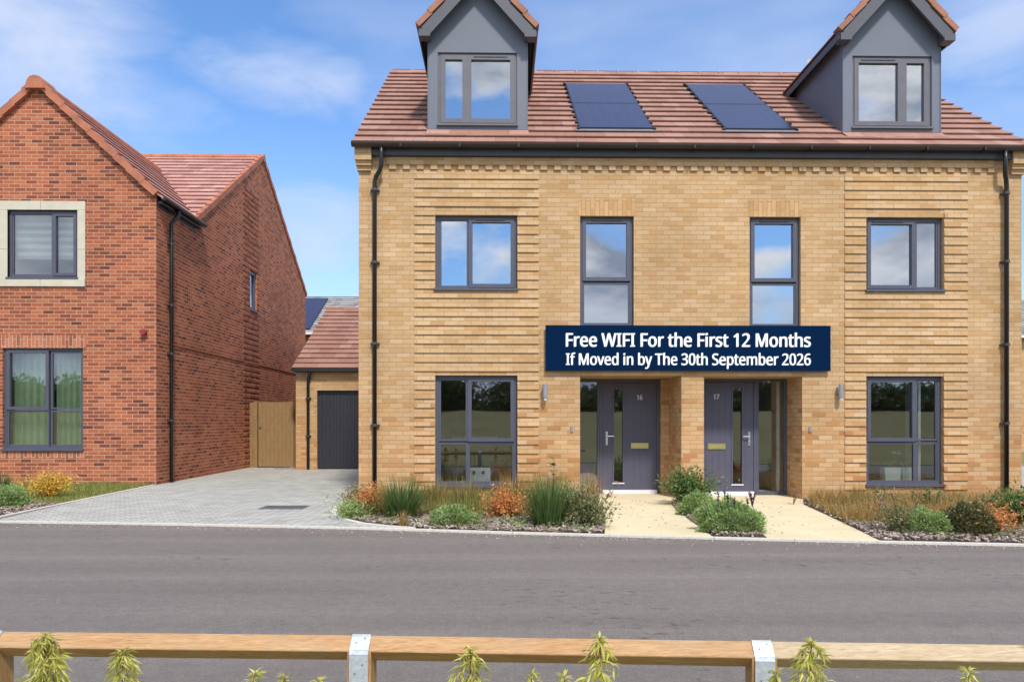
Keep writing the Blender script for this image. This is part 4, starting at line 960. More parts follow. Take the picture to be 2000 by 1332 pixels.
for (px, wd, lab) in ((1750, 0.125, 'pale square planter with a sprig on the right-hand windowsill'), (1780, 0.085, 'small pale pot beside the planter on the right-hand windowsill')):
    X = pxw(px, 12.6) + 0.0; pt = thing('plant_pot', lab, 'pot', (X, 12.62, 0.265), 'pots on the windowsill')
    MB().prism([(X - wd, 0.266), (X + wd, 0.266), (X + wd * 1.15, 0.50), (X - wd * 1.15, 0.50)], 'y', 12.58, 12.75).build('pot', M['pot'], pt)
    b = MB()
    for k in range(26):
        a = rnd.uniform(0, 6.28); b.leaf(V((X + rnd.uniform(-.08, .08), 12.66, 0.50 + rnd.uniform(0, .06))), V((math.cos(a), math.sin(a), rnd.uniform(.2, 1.6))), V((0, 0, 1)), rnd.uniform(.06, .14), .035)
    if wd > 0.1:
        b.tube([(X, 12.66, 0.5), (X + 0.03, 12.65, 0.62), (X + 0.09, 12.64, 0.74)], 0.006, 5)
        for k in range(10): a = rnd.uniform(0, 6.28); b.leaf(V((X + 0.09, 12.64, 0.74)), V((math.cos(a), math.sin(a) * .4, rnd.uniform(-.2, 1))), V((0, -1, 0)), .10, .035)
    b.build('foliage', M['l_mound'], pt)
cur = MB(); X = pxw(1815, 12.75)
cur.box(7.06, 7.10, 12.50, 12.9, 0.27, 2.0); tag(cur.build('blind_edge', M['white']), 'narrow pale vertical blind edge inside the right ground-floor window', 'blind')
tag(MB().box(4.88, 4.935, 13.10, 13.14, 0.05, 1.98).build('blind_edge', M['white']), 'pale vertical strip standing inside the sidelight of the right-hand front door', 'blind')
def drape(x0, x1, y, z0, z1, seed, mat, name, label, cat, group):
    r = random.Random(seed); b = MB(); n = 60; ph = r.uniform(0, 6)
    prof = []
    for i in range(n + 1):
        t_ = i / n; prof.append((x0 + (x1 - x0) * t_, y + 0.035 * math.sin(t_ * 34 + ph) + 0.02 * math.sin(t_ * 71 + ph * 2)))
    for i in range(n):
        (a, c), (d, e) = prof[i], prof[i + 1]; lean = 0.05
        b.face([(a, c, z0), (d, e, z0), (d - lean * 0, e, z1), (a, c, z1)])
        b.face([(d, e + 0.006, z0), (a, c + 0.006, z0), (a, c + 0.006, z1), (d, e + 0.006, z1)])
    return tag(b.build(name, mat, smooth=True), label, cat, group)
drape(-10.05, -9.22, RF + 0.30, 0.72, 2.75, 1, M['curtain'], 'curtain', 'green curtain drawn in the left half of the red house front window', 'curtain', 'green curtains in the red house')
drape(-9.12, -8.40, RF + 0.30, 0.72, 2.75, 5, M['curtain'], 'curtain', 'green curtain drawn in the right half of the red house front window', 'curtain', 'green curtains in the red house')
b = MB(); z = 5.50; k = 0
while z > 4.66:
    b.box(-9.90, -8.54, RF + 0.22, RF + 0.225, z - 0.075, z, mi=k % 2); z -= 0.0752; k += 1
tag(b.build('striped_blind', [M['blind'], M['blindsheer']]), 'white striped roller blind half down in the stone framed window', 'blind')

# ================================================================== drains
def grate(x0, x1, y0, y1, label):
    g_ = thing('drain_cover', label, 'drain cover', ((x0 + x1) / 2, (y0 + y1) / 2, 0), 'drain covers in the driveway')
    b = MB(); b.box(x0, x1, y0, y1, -0.03, 0.002); b.build('pan', M['gutter'], g_)
    b = MB(); b.box(x0, x1, y0, y0 + 0.02, 0.0021, 0.010); b.box(x0, x1, y1 - 0.02, y1, 0.0021, 0.010); x = x0
    while x < x1: b.box(x, x + 0.022, y0 + 0.02, y1 - 0.02, 0.0021, 0.009); x += 0.055
    b.build('grating', M['lead'], g_)
grate(-3.52, -2.88, 10.98, 11.42, 'dark square drain grating set in the grey driveway near the road')
grate(-6.1, -5.5, 20.35, 20.5, 'narrow dark drain strip in the paving before the wooden gate')

# ================================================================== knee-rail fence
fn = thing('knee_rail_fence', 'low timber knee rail fence with galvanised straps in the foreground', 'fence', (0, 3.0, 0))
fpts = [V((-2.08, 3.12, 0.366)), V((-0.555, 3.04, 0.366)), V((1.03, 2.93, 0.366)), V((2.75, 2.82, 0.366))]
fpts.insert(0, fpts[0] * 2 - fpts[1])
HD = 0.052                                                  # half diagonal of the square rail set on its edge
for i, (a, c) in enumerate(zip(fpts, fpts[1:])):
    e = (c - a).normalized(); n_ = V((-e.y, e.x, 0)); zz = V((0, 0, 1)); r_ = 0.006
    prof = []
    for ang in (270, 0, 90, 180):                           # rounded diamond
        cxy = V((math.cos(R(ang)), math.sin(R(ang)))) * (HD - r_ * 1.4)
        for dq in (-40, -13, 13, 40): prof.append((cxy.x + r_ * math.cos(R(ang + dq)), cxy.y + r_ * math.sin(R(ang + dq))))
    b = MB(); p0, p1 = a + e * 0.003, c - e * 0.003; m_ = len(prof)
    nseg = 1
    for k in range(m_):
        (u1, v1), (u2, v2) = prof[k], prof[(k + 1) % m_]
        b.face([p0 + n_ * u1 + zz * v1, p0 + n_ * u2 + zz * v2, p1 + n_ * u2 + zz * v2, p1 + n_ * u1 + zz * v1][::-1])
    b.face([p0 + n_ * u + zz * v for u, v in prof]); b.face([p1 + n_ * u + zz * v for u, v in prof][::-1])
    b.build('rail', M['railpale'] if i == 3 else M['rail'], fn)
for i, p in enumerate(fpts[1:4]):
    c = p; e = (fpts[i + 2] - fpts[i]).normalized(); n_ = V((-e.y, e.x, 0)); zz = V((0, 0, 1)); hw = 0.048
    # post with a V notch that carries the rail
    pr = [(-0.05, -0.45), (0.05, -0.45), (0.05, 0.0), (0.0, -HD - 0.001), (-0.05, -0.001)]
    b = MB(); q0, q1 = c - e * hw, c + e * hw
    for k in range(len(pr)):
        (u1, v1), (u2, v2) = pr[k], pr[(k + 1) % len(pr)]
        b.face([q0 + n_ * u1 + zz * v1, q0 + n_ * u2 + zz * v2, q1 + n_ * u2 + zz * v2, q1 + n_ * u1 + zz * v1][::-1])
    b.face([q0 + n_ * u + zz * v for u, v in pr][::1]); b.face([q1 + n_ * u + zz * v for u, v in pr][::-1])
    po = b.build('post', M['post'], fn)
    st = MB(); t_ = 0.003; sw_ = 0.038
    path = [(-HD - 0.004, -0.44), (-HD - 0.004, -0.012), (-HD + 0.002, 0.004), (-HD + 0.010, 0.0135), (-0.010, HD - 0.006), (0.0, HD + 0.0005), (0.010, HD - 0.006), (HD - 0.010, 0.0135), (HD - 0.002, 0.004), (HD + 0.004, -0.012), (HD + 0.004, -0.44)]
    for (u1, v1), (u2, v2) in zip(path, path[1:]):
        d_ = V((u2 - u1, v2 - v1)).normalized(); nx_, nz_ = -d_.y * t_, d_.x * t_
        A = [c - e * sw_ + n_ * u1 + zz * v1, c + e * sw_ + n_ * u1 + zz * v1, c + e * sw_ + n_ * u2 + zz * v2, c - e * sw_ + n_ * u2 + zz * v2]
        off = n_ * nx_ + zz * nz_
        st.face([q + off for q in A]); st.face(A[::-1])
        st.face([A[0], A[0] + off, A[3] + off, A[3]]); st.face([A[1] + off, A[1], A[2], A[2] + off])
    so = st.build('strap', M['galv'], po)
    nl = MB()
    for (u, v, s) in ((-0.030, 0.028, -0.4), (-0.016, 0.042, 0.45), (-HD - 0.006, -0.05, 0.4), (-HD - 0.006, -0.085, -0.4), (-HD - 0.006, -0.12, 0.4), (-HD - 0.006, -0.17, -0.4)):
        q = c + e * sw_ * s + n_ * u + zz * v
        dr = (V((0, 0, 0)) - n_) if u < -0.05 else (zz - n_).normalized()
        nl.tube([q - dr * 0.002, q + dr * 0.0035], 0.0035, 8)
    nl.build('nail', M['lead'], so)

# ================================================================== planting
def inpoly(x, y, P_):
    c = False; n = len(P_)
    for i in range(n):
        (a, b_), (d, e) = P_[i], P_[i - 1]
        if (b_ > y) != (e > y) and x < (d - a) * (y - b_) / (e - b_) + a: c = not c
    return c
def chips(name, label_polys, n, seed, z=0.008, density_fn=None):
    r = random.Random(seed); b = MB()
    for P_ in label_polys:
        xs = [p[0] for p in P_]; ys = [p[1] for p in P_]; cnt = 0; tries = 0
        while cnt < n and tries < n * 8:
            tries += 1; x, y = r.uniform(min(xs), max(xs)), r.uniform(min(ys), max(ys))
            if not inpoly(x, y, P_) or (density_fn and r.random() > density_fn(x, y)): continue
            a = r.uniform(0, 6.28); l, wd = r.uniform(.018, .06), r.uniform(.010, .026); t = V((math.cos(a), math.sin(a), r.uniform(-.35, .35))); s = V((-math.sin(a), math.cos(a), r.uniform(-.5, .5)))
            b.obox(V((x, y, z + r.uniform(-.005, .03))) - t * l / 2, t * l, s * wd, V((0, 0, r.uniform(.004, .012))), skip=(0,)); cnt += 1
    return tag(b.build(name, M['chip']), kind='stuff')
chips('bark_mulch', [[p for p in bedL]], 6000, 3, density_fn=lambda x, y: 1.0 if y < 10.0 else 0.3)
chips('bark_mulch', [bedM], 1500, 4); chips('bark_mulch', [bedR], 6500, 5, density_fn=lambda x, y: 1.0 if y < 9.4 else 0.15)
chips('bark_mulch', [[(-9.5, 10.2), (-6.72, 9.87), (-6.80, 11.7), (-9.5, 12.0)]], 2600, 6)

def strip_chips(name, mat, n, seed, fn, z0):
    r = random.Random(seed); b = MB()
    for i in range(n):
        x, y, z = fn(r); a = r.uniform(0, 6.28); l, wd = r.uniform(.006, .028), r.uniform(.005, .014)
        t = V((math.cos(a), math.sin(a), 0)); b.obox(V((x, y, z)), t * l, V((-math.sin(a), math.cos(a), 0)) * wd, V((0, 0, r.uniform(.003, .008))), skip=(0,))
    return tag(b.build(name, mat), kind='stuff')
def on_road(r):
    x = r.uniform(-6.5, 5.6); return x, kerb_y(x) - 0.02 - abs(r.gauss(0, 0.16)), -0.017
def on_path(r):
    x = r.choice([r.uniform(1.35, 2.5), r.uniform(3.0, 4.3)]); return x, r.uniform(8.5, 12.2), 0.001
strip_chips('road_grit', M['chip'], 900, 91, on_road, 0); strip_chips('path_litter', M['chip'], 120, 92, on_path, 0)
def ground_cover(P_, n, seed, mat, leaf, dens):
    r = random.Random(seed); b = MB(); xs = [p[0] for p in P_]; ys = [p[1] for p in P_]; c = 0; tries = 0
    while c < n and tries < n * 12:
        tries += 1; x, y = r.uniform(min(xs), max(xs)), r.uniform(min(ys), max(ys))
        k = mn.noise(V((x * 2.6, y * 2.6, seed)))
        if not inpoly(x, y, P_) or k < dens: continue
        for j in range(5):
            a = r.uniform(0, 6.28); b.leaf(V((x + r.gauss(0, .03), y + r.gauss(0, .03), .01 + r.uniform(0, .09) * (k - dens + .25) * 2)), V((math.cos(a), math.sin(a), r.uniform(-.1, 1))), V((r.gauss(0, .5), r.gauss(0, .5), 1)), leaf * r.uniform(.6, 1.3), leaf * .4, .2)
        c += 1
    return tag(b.build('ground_cover', M[mat]), kind='stuff')
ground_cover(bedL, 1100, 93, 'l_mound', .035, .12); ground_cover(bedL, 900, 94, 'l_olive', .04, .10); ground_cover(bedR, 900, 95, 'l_olive', .04, .14); ground_cover(bedM, 350, 96, 'l_olive', .04, .0)
def place(px, py, z=0.006):
    """ground point seen at photo position (px, py), used to note where each plant grows"""
    th_ = math.atan(25 / 1463); xc = (px - 1000) / 1463; zc = (823 - py) / 1463
    a, b_ = xc * math.cos(th_) + math.sin(th_), math.cos(th_) - xc * math.sin(th_); t = (z - 1.28) / zc
    return V((t * a, t * b_, z))
def px2m(p, px): return px * p.y / 1463

def plant(name, label, cat, p, group, build):
    t = thing(name, label, cat, tuple(p), group); build(t, p); return t

def mound(seed, rx, ry, rz, mat='l_mound', leaf=0.05, n=1500):
    def go(t, p):
        r = random.Random(seed); b = MB(); off = V((seed * 3.1, seed * 1.7, 0))
        for i in range(int(n * 3.6)):
            u, v = r.uniform(0, 6.283), r.uniform(-0.05, 1); el = math.asin(max(-1, min(1, v)))
            d = V((math.cos(u) * math.cos(el), math.sin(u) * math.cos(el), math.sin(el)))
            k = (0.90 + 0.34 * mn.noise(d * 2.3 + off) + 0.12 * mn.noise(d * 6 + off)) * r.uniform(0.80, 1.03)
            q = p + V((d.x * rx * k, d.y * ry * k, d.z * rz * k + 0.01))
            dd = d * 0.9 + V((r.gauss(0, .55), r.gauss(0, .55), r.gauss(.35, .45)))
            b.leaf(q, dd, V((r.gauss(0, 1), r.gauss(0, 1), 1)), leaf * r.uniform(.5, 1.0), leaf * .36, r.uniform(-.1, .3))
        b.build('foliage', M[mat], t)
        s = MB()
        for i in range(9):
            a = r.uniform(0, 6.28); k = r.uniform(.4, .8)
            s.tube([p, p + V((math.cos(a) * rx * k * .5, math.sin(a) * ry * k * .5, rz * .5)), p + V((math.cos(a) * rx * k, math.sin(a) * ry * k, rz * .72))], [.008, .006, .003], 5)
        s.build('stem', M['stem'], t)
    return go
def tuft(seed, rad, h, n, mat='l_green', wd=0.010, droop=0.45, lean=0.45):
    def go(t, p):
        r = random.Random(seed); b = MB()
        for i in range(n):
            a = r.uniform(0, 6.28); q = rad * 0.45 * math.sqrt(r.random())
            d = V((math.cos(a) * r.uniform(0, lean) * 1.3, math.sin(a) * r.uniform(0, lean) * 1.3, 1))
            b.blade(p + V((math.cos(a) * q, math.sin(a) * q, 0)), d, h * r.uniform(.55, 1.12), wd * r.uniform(.6, 1.3), droop * r.uniform(.2, 1.2))
        b.build('foliage', M[mat], t)
        s = MB()
        for i in range(6):
            a = r.uniform(0, 6.28); s.tube([p, p + V((math.cos(a) * rad * .2, math.sin(a) * rad * .2, h * .7))], [.004, .002], 4)
        s.build('stem', M['stem'], t)
    return go
def bush(seed, rx, ry, h, mat, n=1300, leaf=0.045, stems=16, spikes=0, spmat='seed', wide=0.42, spiky=1.0):
    def go(t, p):
        r = random.Random(seed); b, s, k_ = MB(), MB(), MB()
        tips = []
        for i in range(stems):
            a = r.uniform(0, 6.28); k = math.sqrt(r.random()); hh = h * r.uniform(.62, 1.05) * (1 - .35 * k * k)
            e = p + V((math.cos(a) * rx * k, math.sin(a) * ry * k, hh)); mid = p + V((math.cos(a) * rx * k * .35, math.sin(a) * ry * k * .35, hh * .55))
            s.tube([p + V((math.cos(a) * .02, math.sin(a) * .02, 0)), mid, e], [.007, .005, .002], 5); tips.append((p, mid, e))
        for i in range(int(n * 1.7)):
            p0, m1, e = r.choice(tips); u = r.random() ** 0.6
            q = p0.lerp(m1, u * 2) if u < .5 else m1.lerp(e, u * 2 - 1)
            sp = 0.085 * (0.4 + u); q = q + V((r.gauss(0, sp) * spiky, r.gauss(0, sp) * spiky, r.gauss(0, sp * .6)))
            q.z = max(q.z, p.z + .01)
            d = V((r.gauss(0, .8), r.gauss(0, .8), r.gauss(.55, .5)))
            b.leaf(q, d, V((r.gauss(0, 1), r.gauss(0, 1), 1)), leaf * r.uniform(.6, 1.4), leaf * wide, r.uniform(0, .3))
        b.build('foliage', M[mat], t); s.build('stem', M['stem'], t)
        if spikes:
            for i in range(spikes):
                p0, m1, e = r.choice(tips); d = (e - m1).normalized() + V((r.gauss(0, .35), r.gauss(0, .35), .5)); d.normalize(); l = r.uniform(.08, .17)
                k_.tube([e, e + d * l], [.004, .003], 4)
                for j in range(22):
                    q = e + d * l * r.uniform(.55, 1.25); k_.leaf(q, V((r.gauss(0, 1), r.gauss(0, 1), r.gauss(0, 1))), V((0, 0, 1)), .028, .016)
            k_.build('flower_head', M[spmat], t)
    return go
def sprig(seed, h, rad, nst, mat='l_green', leaf=0.11, n=26):
    """a thin upright plant of a few stems with large separate leaves"""
    def go(t, p):
        r = random.Random(seed); b, s = MB(), MB()
        for i in range(nst):
            a = r.uniform(0, 6.28); e = p + V((math.cos(a) * rad, math.sin(a) * rad * .6, h * r.uniform(.65, 1.05))); m1 = p.lerp(e, .5) + V((r.gauss(0, .03), 0, .03))
            s.tube([p, m1, e], [.007, .005, .003], 5)
            for j in range(n):
                u = r.uniform(.25, 1.02); q = p.lerp(m1, u * 2) if u < .5 else m1.lerp(e, u * 2 - 1)
                a2 = r.uniform(0, 6.28); b.leaf(q, V((math.cos(a2), math.sin(a2), r.uniform(-.1, 1.1))), V((0, 0, 1)), leaf * r.uniform(.6, 1.2), leaf * .42, .2)
        b.build('foliage', M[mat], t); s.build('stem', M['stem'], t)
    return go

GP = 'plants in the front beds'
# (name, label, px, base y, builder)
beds = [
 ('low_shrub', 'small pale green clump at the rounded driveway corner of the bed', 'shrub', 688, 1012, bush(11, .26, .22, .22, 'l_mound', 700, .04)),
 ('low_shrub', 'thin leafy clump behind the rounded driveway corner', 'shrub', 694, 990, bush(12, .16, .2, .30, 'l_olive', 380, .05)),
 ('orange_shrub', 'upright orange shrub beside the left drainpipe foot', 'shrub', 722, 1005, bush(13, .20, .2, .42, 'l_orange', 900, .045, 14)),
 ('grass_tuft', 'deep green fountain-shaped tuft right of the upright orange shrub', 'plant', 786, 1012, tuft(14, .34, .60, 620, 'l_green', .012, .5, .6)),
 ('grass_tuft', 'little tan tuft at the front of the bed before the green fountain tuft', 'plant', 787, 1028, tuft(15, .10, .20, 90, 'l_tan', .008, .3, .5)),
 ('wispy_grass', 'olive wispy grass clump under the left kitchen window', 'plant', 850, 992, tuft(16, .40, .46, 420, 'l_wisp', .006, .4, .4)),
 ('wispy_grass', 'yellow-green wispy grass clump left of the low orange shrub', 'plant', 912, 996, tuft(17, .40, .48, 420, 'l_wisp', .006, .4, .4)),
 ('wispy_grass', 'reddish wispy grass clump behind the low orange shrub', 'plant', 1000, 985, tuft(18, .46, .52, 480, 'l_tan', .006, .4, .4)),
 ('green_mound', 'flat pale green dome shrub at the front of the left bed', 'shrub', 886, 1026, mound(19, .30, .26, .26, n=1500, leaf=.038)),
 ('orange_shrub', 'low spreading orange shrub in the middle of the left bed', 'shrub', 978, 1012, bush(20, .30, .25, .36, 'l_orange', 900, .05, 14)),
 ('grass_tuft', 'tall deep green tuft with reddish wisps near the middle path', 'plant', 1072, 1028, tuft(21, .36, .66, 760, 'l_green', .011, .45, .5)),
 ('wispy_grass', 'fine brown wispy grass behind the tall green tuft', 'plant', 1070, 988, tuft(22, .42, .62, 420, 'l_tan', .005, .45, .4)),
 ('leafy_sprig', 'single tall broad-leaved sprig standing above the left bed', 'plant', 1078, 985, sprig(23, .66, .04, 1, 'l_green', .16, 14)),
 ('leafy_sprig', 'bright green small-leaved plant right of the tall green tuft', 'plant', 1112, 1004, bush(24, .22, .2, .40, 'l_mound', 500, .06)),
 ('seedhead_shrub', 'grey-green spreading shrub with dry pinkish seed heads beside the left path', 'shrub', 1152, 1030, bush(25, .34, .30, .40, 'l_olive', 1000, .05, 20, 16, 'seed')),
 ('wispy_grass', 'airy brown grass before the left door sidelight', 'plant', 1150, 988, tuft(26, .30, .55, 260, 'l_tan', .005, .5, .5)),
 ('leafy_bush', 'loose green bush against the brick pier between the doors', 'bush', 1345, 984, bush(31, .42, .34, .52, 'l_green', 1300, .07, 22)),
 ('green_mound', 'rear round green dome shrub between the two paths', 'shrub', 1362, 1004, mound(32, .27, .25, .30, n=1500, leaf=.042)),
 ('green_mound', 'small middle green dome shrub between the two paths', 'shrub', 1393, 1014, mound(33, .22, .22, .25, n=1100, leaf=.042)),
 ('green_mound', 'largest green dome shrub with dark flower spikes nearest the kerb', 'shrub', 1428, 1036, mound(34, .40, .34, .36, n=2600, leaf=.045)),
 ('leafy_sprig', 'thin leafy stem in front of the right ground-floor window sill', 'plant', 1718, 992, sprig(41, .34, .05, 2, 'l_green', .09, 14)),
 ('leafy_sprig', 'branching dark leafy plant below the right ground-floor window', 'plant', 1818, 996, sprig(42, .34, .24, 6, 'l_green', .09, 12)),
 ('leafy_sprig', 'pale leafy stems beside the right drainpipe foot', 'plant', 1935, 1000, sprig(43, .30, .12, 4, 'l_olive', .10, 14)),
 ('low_shrub', 'olive shrub with bare brown stems left of the pale dome', 'shrub', 1756, 1040, bush(44, .22, .2, .36, 'l_olive', 620, .04, 16, 5, 'seed')),
 ('green_mound', 'pale green dome shrub below the right ground-floor window', 'shrub', 1811, 1040, mound(45, .28, .25, .28, n=1500, leaf=.038)),
 ('dark_shrub', 'rounded bronze-green shrub between the pale dome and the orange shrub', 'shrub', 1890, 1042, mound(46, .31, .27, .34, 'l_dark', .05, 1500)),
 ('orange_shrub', 'orange shrub in the bed near the right photo edge', 'shrub', 1946, 1042, bush(47, .22, .2, .32, 'l_orange', 560, .045, 12)),
 ('leafy_bush', 'green bush cut by the right edge of the photo', 'bush', 1992, 1026, bush(48, .30, .3, .45, 'l_green', 1000, .055, 20)),
 ('pink_sprig', 'tiny pinkish plant at the porch corner by the right path', 'plant', 1550, 984, sprig(49, .24, .05, 3, 'seed', .05, 12)),
 ('green_mound', 'green dome shrub at the left photo edge before the red house', 'shrub', 8, 990, mound(51, .34, .30, .31, n=1700, leaf=.045)),
 ('golden_shrub', 'bright golden yellow shrub on the lawn before the red house', 'shrub', 97, 972, bush(52, .34, .30, .42, 'l_yellow', 1300, .05, 20)),
 ('leafy_sprig', 'green upright plant behind the dome at the left photo edge', 'plant', 2, 958, tuft(53, .2, .36, 200, 'l_green', .012, .4, .5)),
]
for nm, lab, cat, px, py, bl in beds: plant(nm, lab, cat, place(px, py), GP, bl)
# dark flower spikes on the largest dome
dome = [o for o in C.objects if o.get('label', '').startswith('largest green dome')][0]; p = V(dome.location); r = random.Random(5)
for i in range(9):
    b = MB(); a = r.uniform(0, 6.28); q = p + V((math.cos(a) * .27, math.sin(a) * .22, .28)); e = q + V((r.gauss(0, .02), 0, r.uniform(.10, .17))); b.tube([q, e], .005, 5)
    for j in range(26): k = q.lerp(e, r.uniform(.4, 1.1)); b.leaf(k, V((r.gauss(0, 1), r.gauss(0, 1), .6)), V((0, 0, 1)), .03, .02)
    b.build('flower_spike', M['purple'], dome)

def grass_stuff(name, P_, n, seed, mat, h, wd, droop, dens=None, z=0.006):
    r = random.Random(seed); b = MB(); xs = [p[0] for p in P_]; ys = [p[1] for p in P_]; c = 0; tries = 0
    while c < n and tries < n * 10:
        tries += 1; x, y = r.uniform(min(xs), max(xs)), r.uniform(min(ys), max(ys))
        if not inpoly(x, y, P_): continue
        k = mn.noise(V((x * 1.3, y * 1.3, seed)))
        if dens and r.random() > dens(x, y, k): continue
        a = r.uniform(0, 6.28); b.blade(V((x, y, z)), V((math.cos(a) * r.uniform(0, .7), math.sin(a) * r.uniform(0, .7), 1)), h * r.uniform(.5, 1.2) * (1 + .5 * k), wd, droop * r.random(), 2); c += 1
    return tag(b.build(name, M[mat]), kind='stuff')
grass_stuff('feather_grass', [(5.1, 12.2), (4.74, 11.4), (4.45, 9.6), (5.0, 9.0), (9.4, 8.6), (9.4, 12.2)], 12000, 61, 'l_tan', 0.20, 0.006, 1.5, lambda x, y, k: .55 + k)
grass_stuff('feather_grass', [(5.1, 12.2), (4.74, 11.4), (9.4, 9.8), (9.4, 12.2)], 3600, 62, 'l_wisp', 0.24, 0.006, 1.1, lambda x, y, k: .5 + k)
grass_stuff('feather_grass', [(-2.2, 12.2), (-2.1, 10.3), (1.3, 9.7), (1.3, 12.2)], 9000, 63, 'l_wisp', 0.22, 0.006, 1.0, lambda x, y, k: .55 + k)
grass_stuff('feather_grass', [(-2.1, 11.9), (-2.0, 9.9), (1.2, 9.1), (1.35, 12.0)], 2600, 66, 'l_lawn', 0.24, 0.006, 0.9, lambda x, y, k: .35 + k)
grass_stuff('feather_grass', [(4.6, 10.4), (4.4, 9.3), (8.8, 8.2), (8.8, 9.8)], 7000, 67, 'l_tan', 0.15, 0.006, 1.6, lambda x, y, k: .4 + k)
grass_stuff('lawn_grass', [(-12.5, 12.1), (-6.82, 11.72), (-6.98, 15.28), (-12.5, 15.28)], 26000, 64, 'l_lawn', 0.085, 0.008, 0.6, None, 0.0)
grass_stuff('lawn_grass', [(-12.5, 11.8), (-9.0, 11.6), (-6.84, 11.35), (-6.82, 11.72), (-12.5, 12.1)], 1800, 65, 'l_lawn', 0.11, 0.008, 0.6, lambda x, y, k: .5 + k, 0.0)

# saplings in front of the fence
def sapling(seed, h, rad, dens=1.0):
    def go(t, p):
        r = random.Random(seed); b, s = MB(), MB()
        lean = V((r.gauss(0, .02), r.gauss(0, .015), 0)); top = p + V((0, 0, h)) + lean
        s.tube([p, p.lerp(top, .5) + V((r.gauss(0, .006), 0, 0)), top], [.006, .0042, .0018], 6)
        n = int(36 * dens)
        for i in range(n):
            u = 0.20 + 0.80 * (i + r.random()) / n; q = p.lerp(top, u); a = i * 2.4 + r.gauss(0, .3); prof = (1.0 - u) ** 0.6 + 0.10
            d = V((math.cos(a), math.sin(a), r.uniform(.2, .8))).normalized(); l = rad * 1.05 * prof * r.uniform(.6, 1.2)
            pts = [q]; dd = V(d)
            for k in range(5): pts.append(pts[-1] + dd * l / 4); dd = (dd + V((0, 0, -.42))).normalized()
            s.tube(pts, [.0015, .0013, .0011, .0009, .0007, .0005], 4)
            for j in range(int(7 * dens) + 7):                # narrow leaves that hang from the arching twig
                v = r.uniform(.1, .999) * 5; k = int(v); g_ = pts[k].lerp(pts[k + 1], v - k)
                ld = V((d.x * .5 + r.gauss(0, .55), d.y * .5 + r.gauss(0, .55), r.uniform(-1.5, .1)))
                L_ = r.uniform(.022, .058); b.leaf(g_, ld, V((r.gauss(0, .8), r.gauss(0, .8), 1)), L_, L_ * r.uniform(.11, .17), r.uniform(.0, .5))
        for j in range(16):
            a = r.uniform(0, 6.28); b.leaf(top - V((0, 0, r.uniform(0, .02))), V((math.cos(a), math.sin(a), r.uniform(.1, 1.2))), V((0, 0, 1)), .035, .009, .3)
        b.build('foliage', M['l_sap'], t); s.build('stem', M['redstem'], t)
    return go
saps = [(93, 1238, .135, 2.3, 'leafiest yellow-green sapling at the far left, overlapping the rail'), (258, 1266, .115, 1.5, 'yellow-green sapling with a red stem, second from the left below the rail'),
        (490, 1312, .075, .7, 'sapling tip just showing at the photo bottom, left of the close pair'), (580, 1318, .06, .6, 'left one of the close pair of tiny sapling tips left of the middle post'), (632, 1320, .05, .5, 'right one of the close pair of tiny sapling tips left of the middle post'),
        (913, 1270, .11, 1.5, 'bushy yellow-green sapling right of the middle post below the rail'), (1038, 1316, .06, .6, 'low sapling tip between the two bushy middle saplings'), (1098, 1322, .045, .5, 'smallest sapling tip just left of the twiggy sapling'),
        (1178, 1246, .10, 1.2, 'twiggy sapling whose bare brown tip crosses the rail'), (1578, 1258, .12, 1.5, 'sapling beside the right post with its tip over the pale rail'), (1520, 1316, .06, .6, 'low sapling tip at the foot of the right post'), (1898, 1314, .06, .6, 'lone sapling tip at the photo bottom near the right edge')]
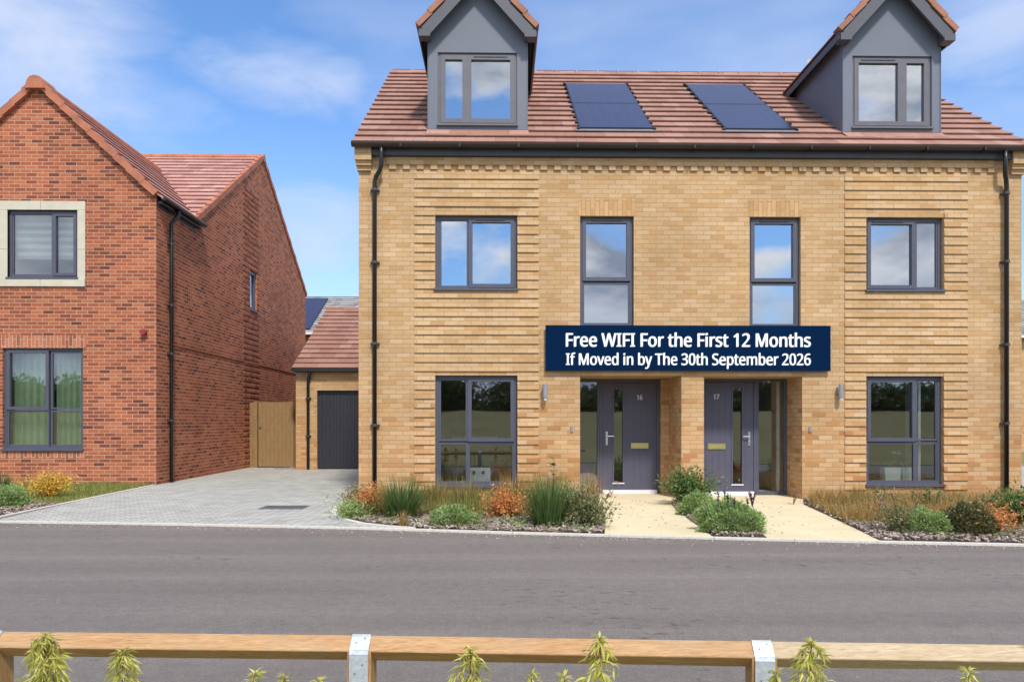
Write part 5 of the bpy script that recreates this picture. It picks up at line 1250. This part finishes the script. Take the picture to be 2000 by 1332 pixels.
for i, (px, py, rad, dn, lab) in enumerate(saps):
    Y = 2.62 - 0.06 * (i % 3); X = pxw(px, Y); h = 1.28 - (py - 823) / 1463 * Y
    plant('sapling', lab, 'sapling', V((X, Y, 0.0)), 'saplings in front of the rail', sapling(80 + i, h, rad, dn))

# ================================================================== what stands behind the photographer (seen in the glass)
bkm = MB(); prof = [(-18, -0.069), (-24, 0.35), (-32, 1.35), (-40, 2.1), (-48, 2.4), (-90, 2.4), (-120, -0.068)]
for (ya, za), (yb, zb_) in zip(prof, prof[1:]):
    for i in range(24): xa, xb = -120 + i * 10, -110 + i * 10; bkm.face([(xa, yb, zb_), (xb, yb, zb_), (xb, ya, za), (xa, ya, za)])
tag(bkm.build('grass_bank', M['field'], smooth=True), kind='structure')
r = random.Random(12); b = MB()
for i in range(70):
    cx, cy = -75 + i * 2.25 + r.gauss(0, 1), -44 - r.uniform(0, 12); hh = r.uniform(2.4, 4.3); rw = r.uniform(2.4, 3.6)
    b.tube([(cx, cy, 1.9), (cx + r.gauss(0, .2), cy, 2.2 + hh * .7)], [.22, .1], 6)
    for j in range(1500):
        d = V((r.gauss(0, 1), r.gauss(0, 1), r.gauss(0, 1))).normalized() * r.uniform(.25, 1.0); q = V((cx + d.x * rw, cy + d.y * rw, 2.2 + hh * .46 + d.z * hh * .54)); q.z = max(q.z, 2.35)
        b.leaf(q, V((r.gauss(0, 1), r.gauss(0, 1), r.gauss(0, 1))), V((r.gauss(0, 1), r.gauss(0, 1), 1)), r.uniform(.25, .6), .30)
for i in range(110):
    cx, cy = -78 + i * 1.45 + r.gauss(0, .6), -42.5 - r.uniform(0, 4); hh = r.uniform(1.0, 2.0); rw = r.uniform(1.2, 2.2)
    for j in range(420):
        d = V((r.gauss(0, 1), r.gauss(0, 1), abs(r.gauss(0, 1)))).normalized() * r.uniform(.3, 1.0)
        b.leaf(V((cx + d.x * rw, cy + d.y * rw, 2.15 + d.z * hh)), V((r.gauss(0, 1), r.gauss(0, 1), r.gauss(0, 1))), V((r.gauss(0, 1), r.gauss(0, 1), 1)), r.uniform(.3, .6), .32)
tag(b.build('woodland', M['l_wood']), kind='stuff')
print('faces', sum(len(o.data.polygons) for o in C.objects if o.type == 'MESH'), 'objects', len(C.objects))
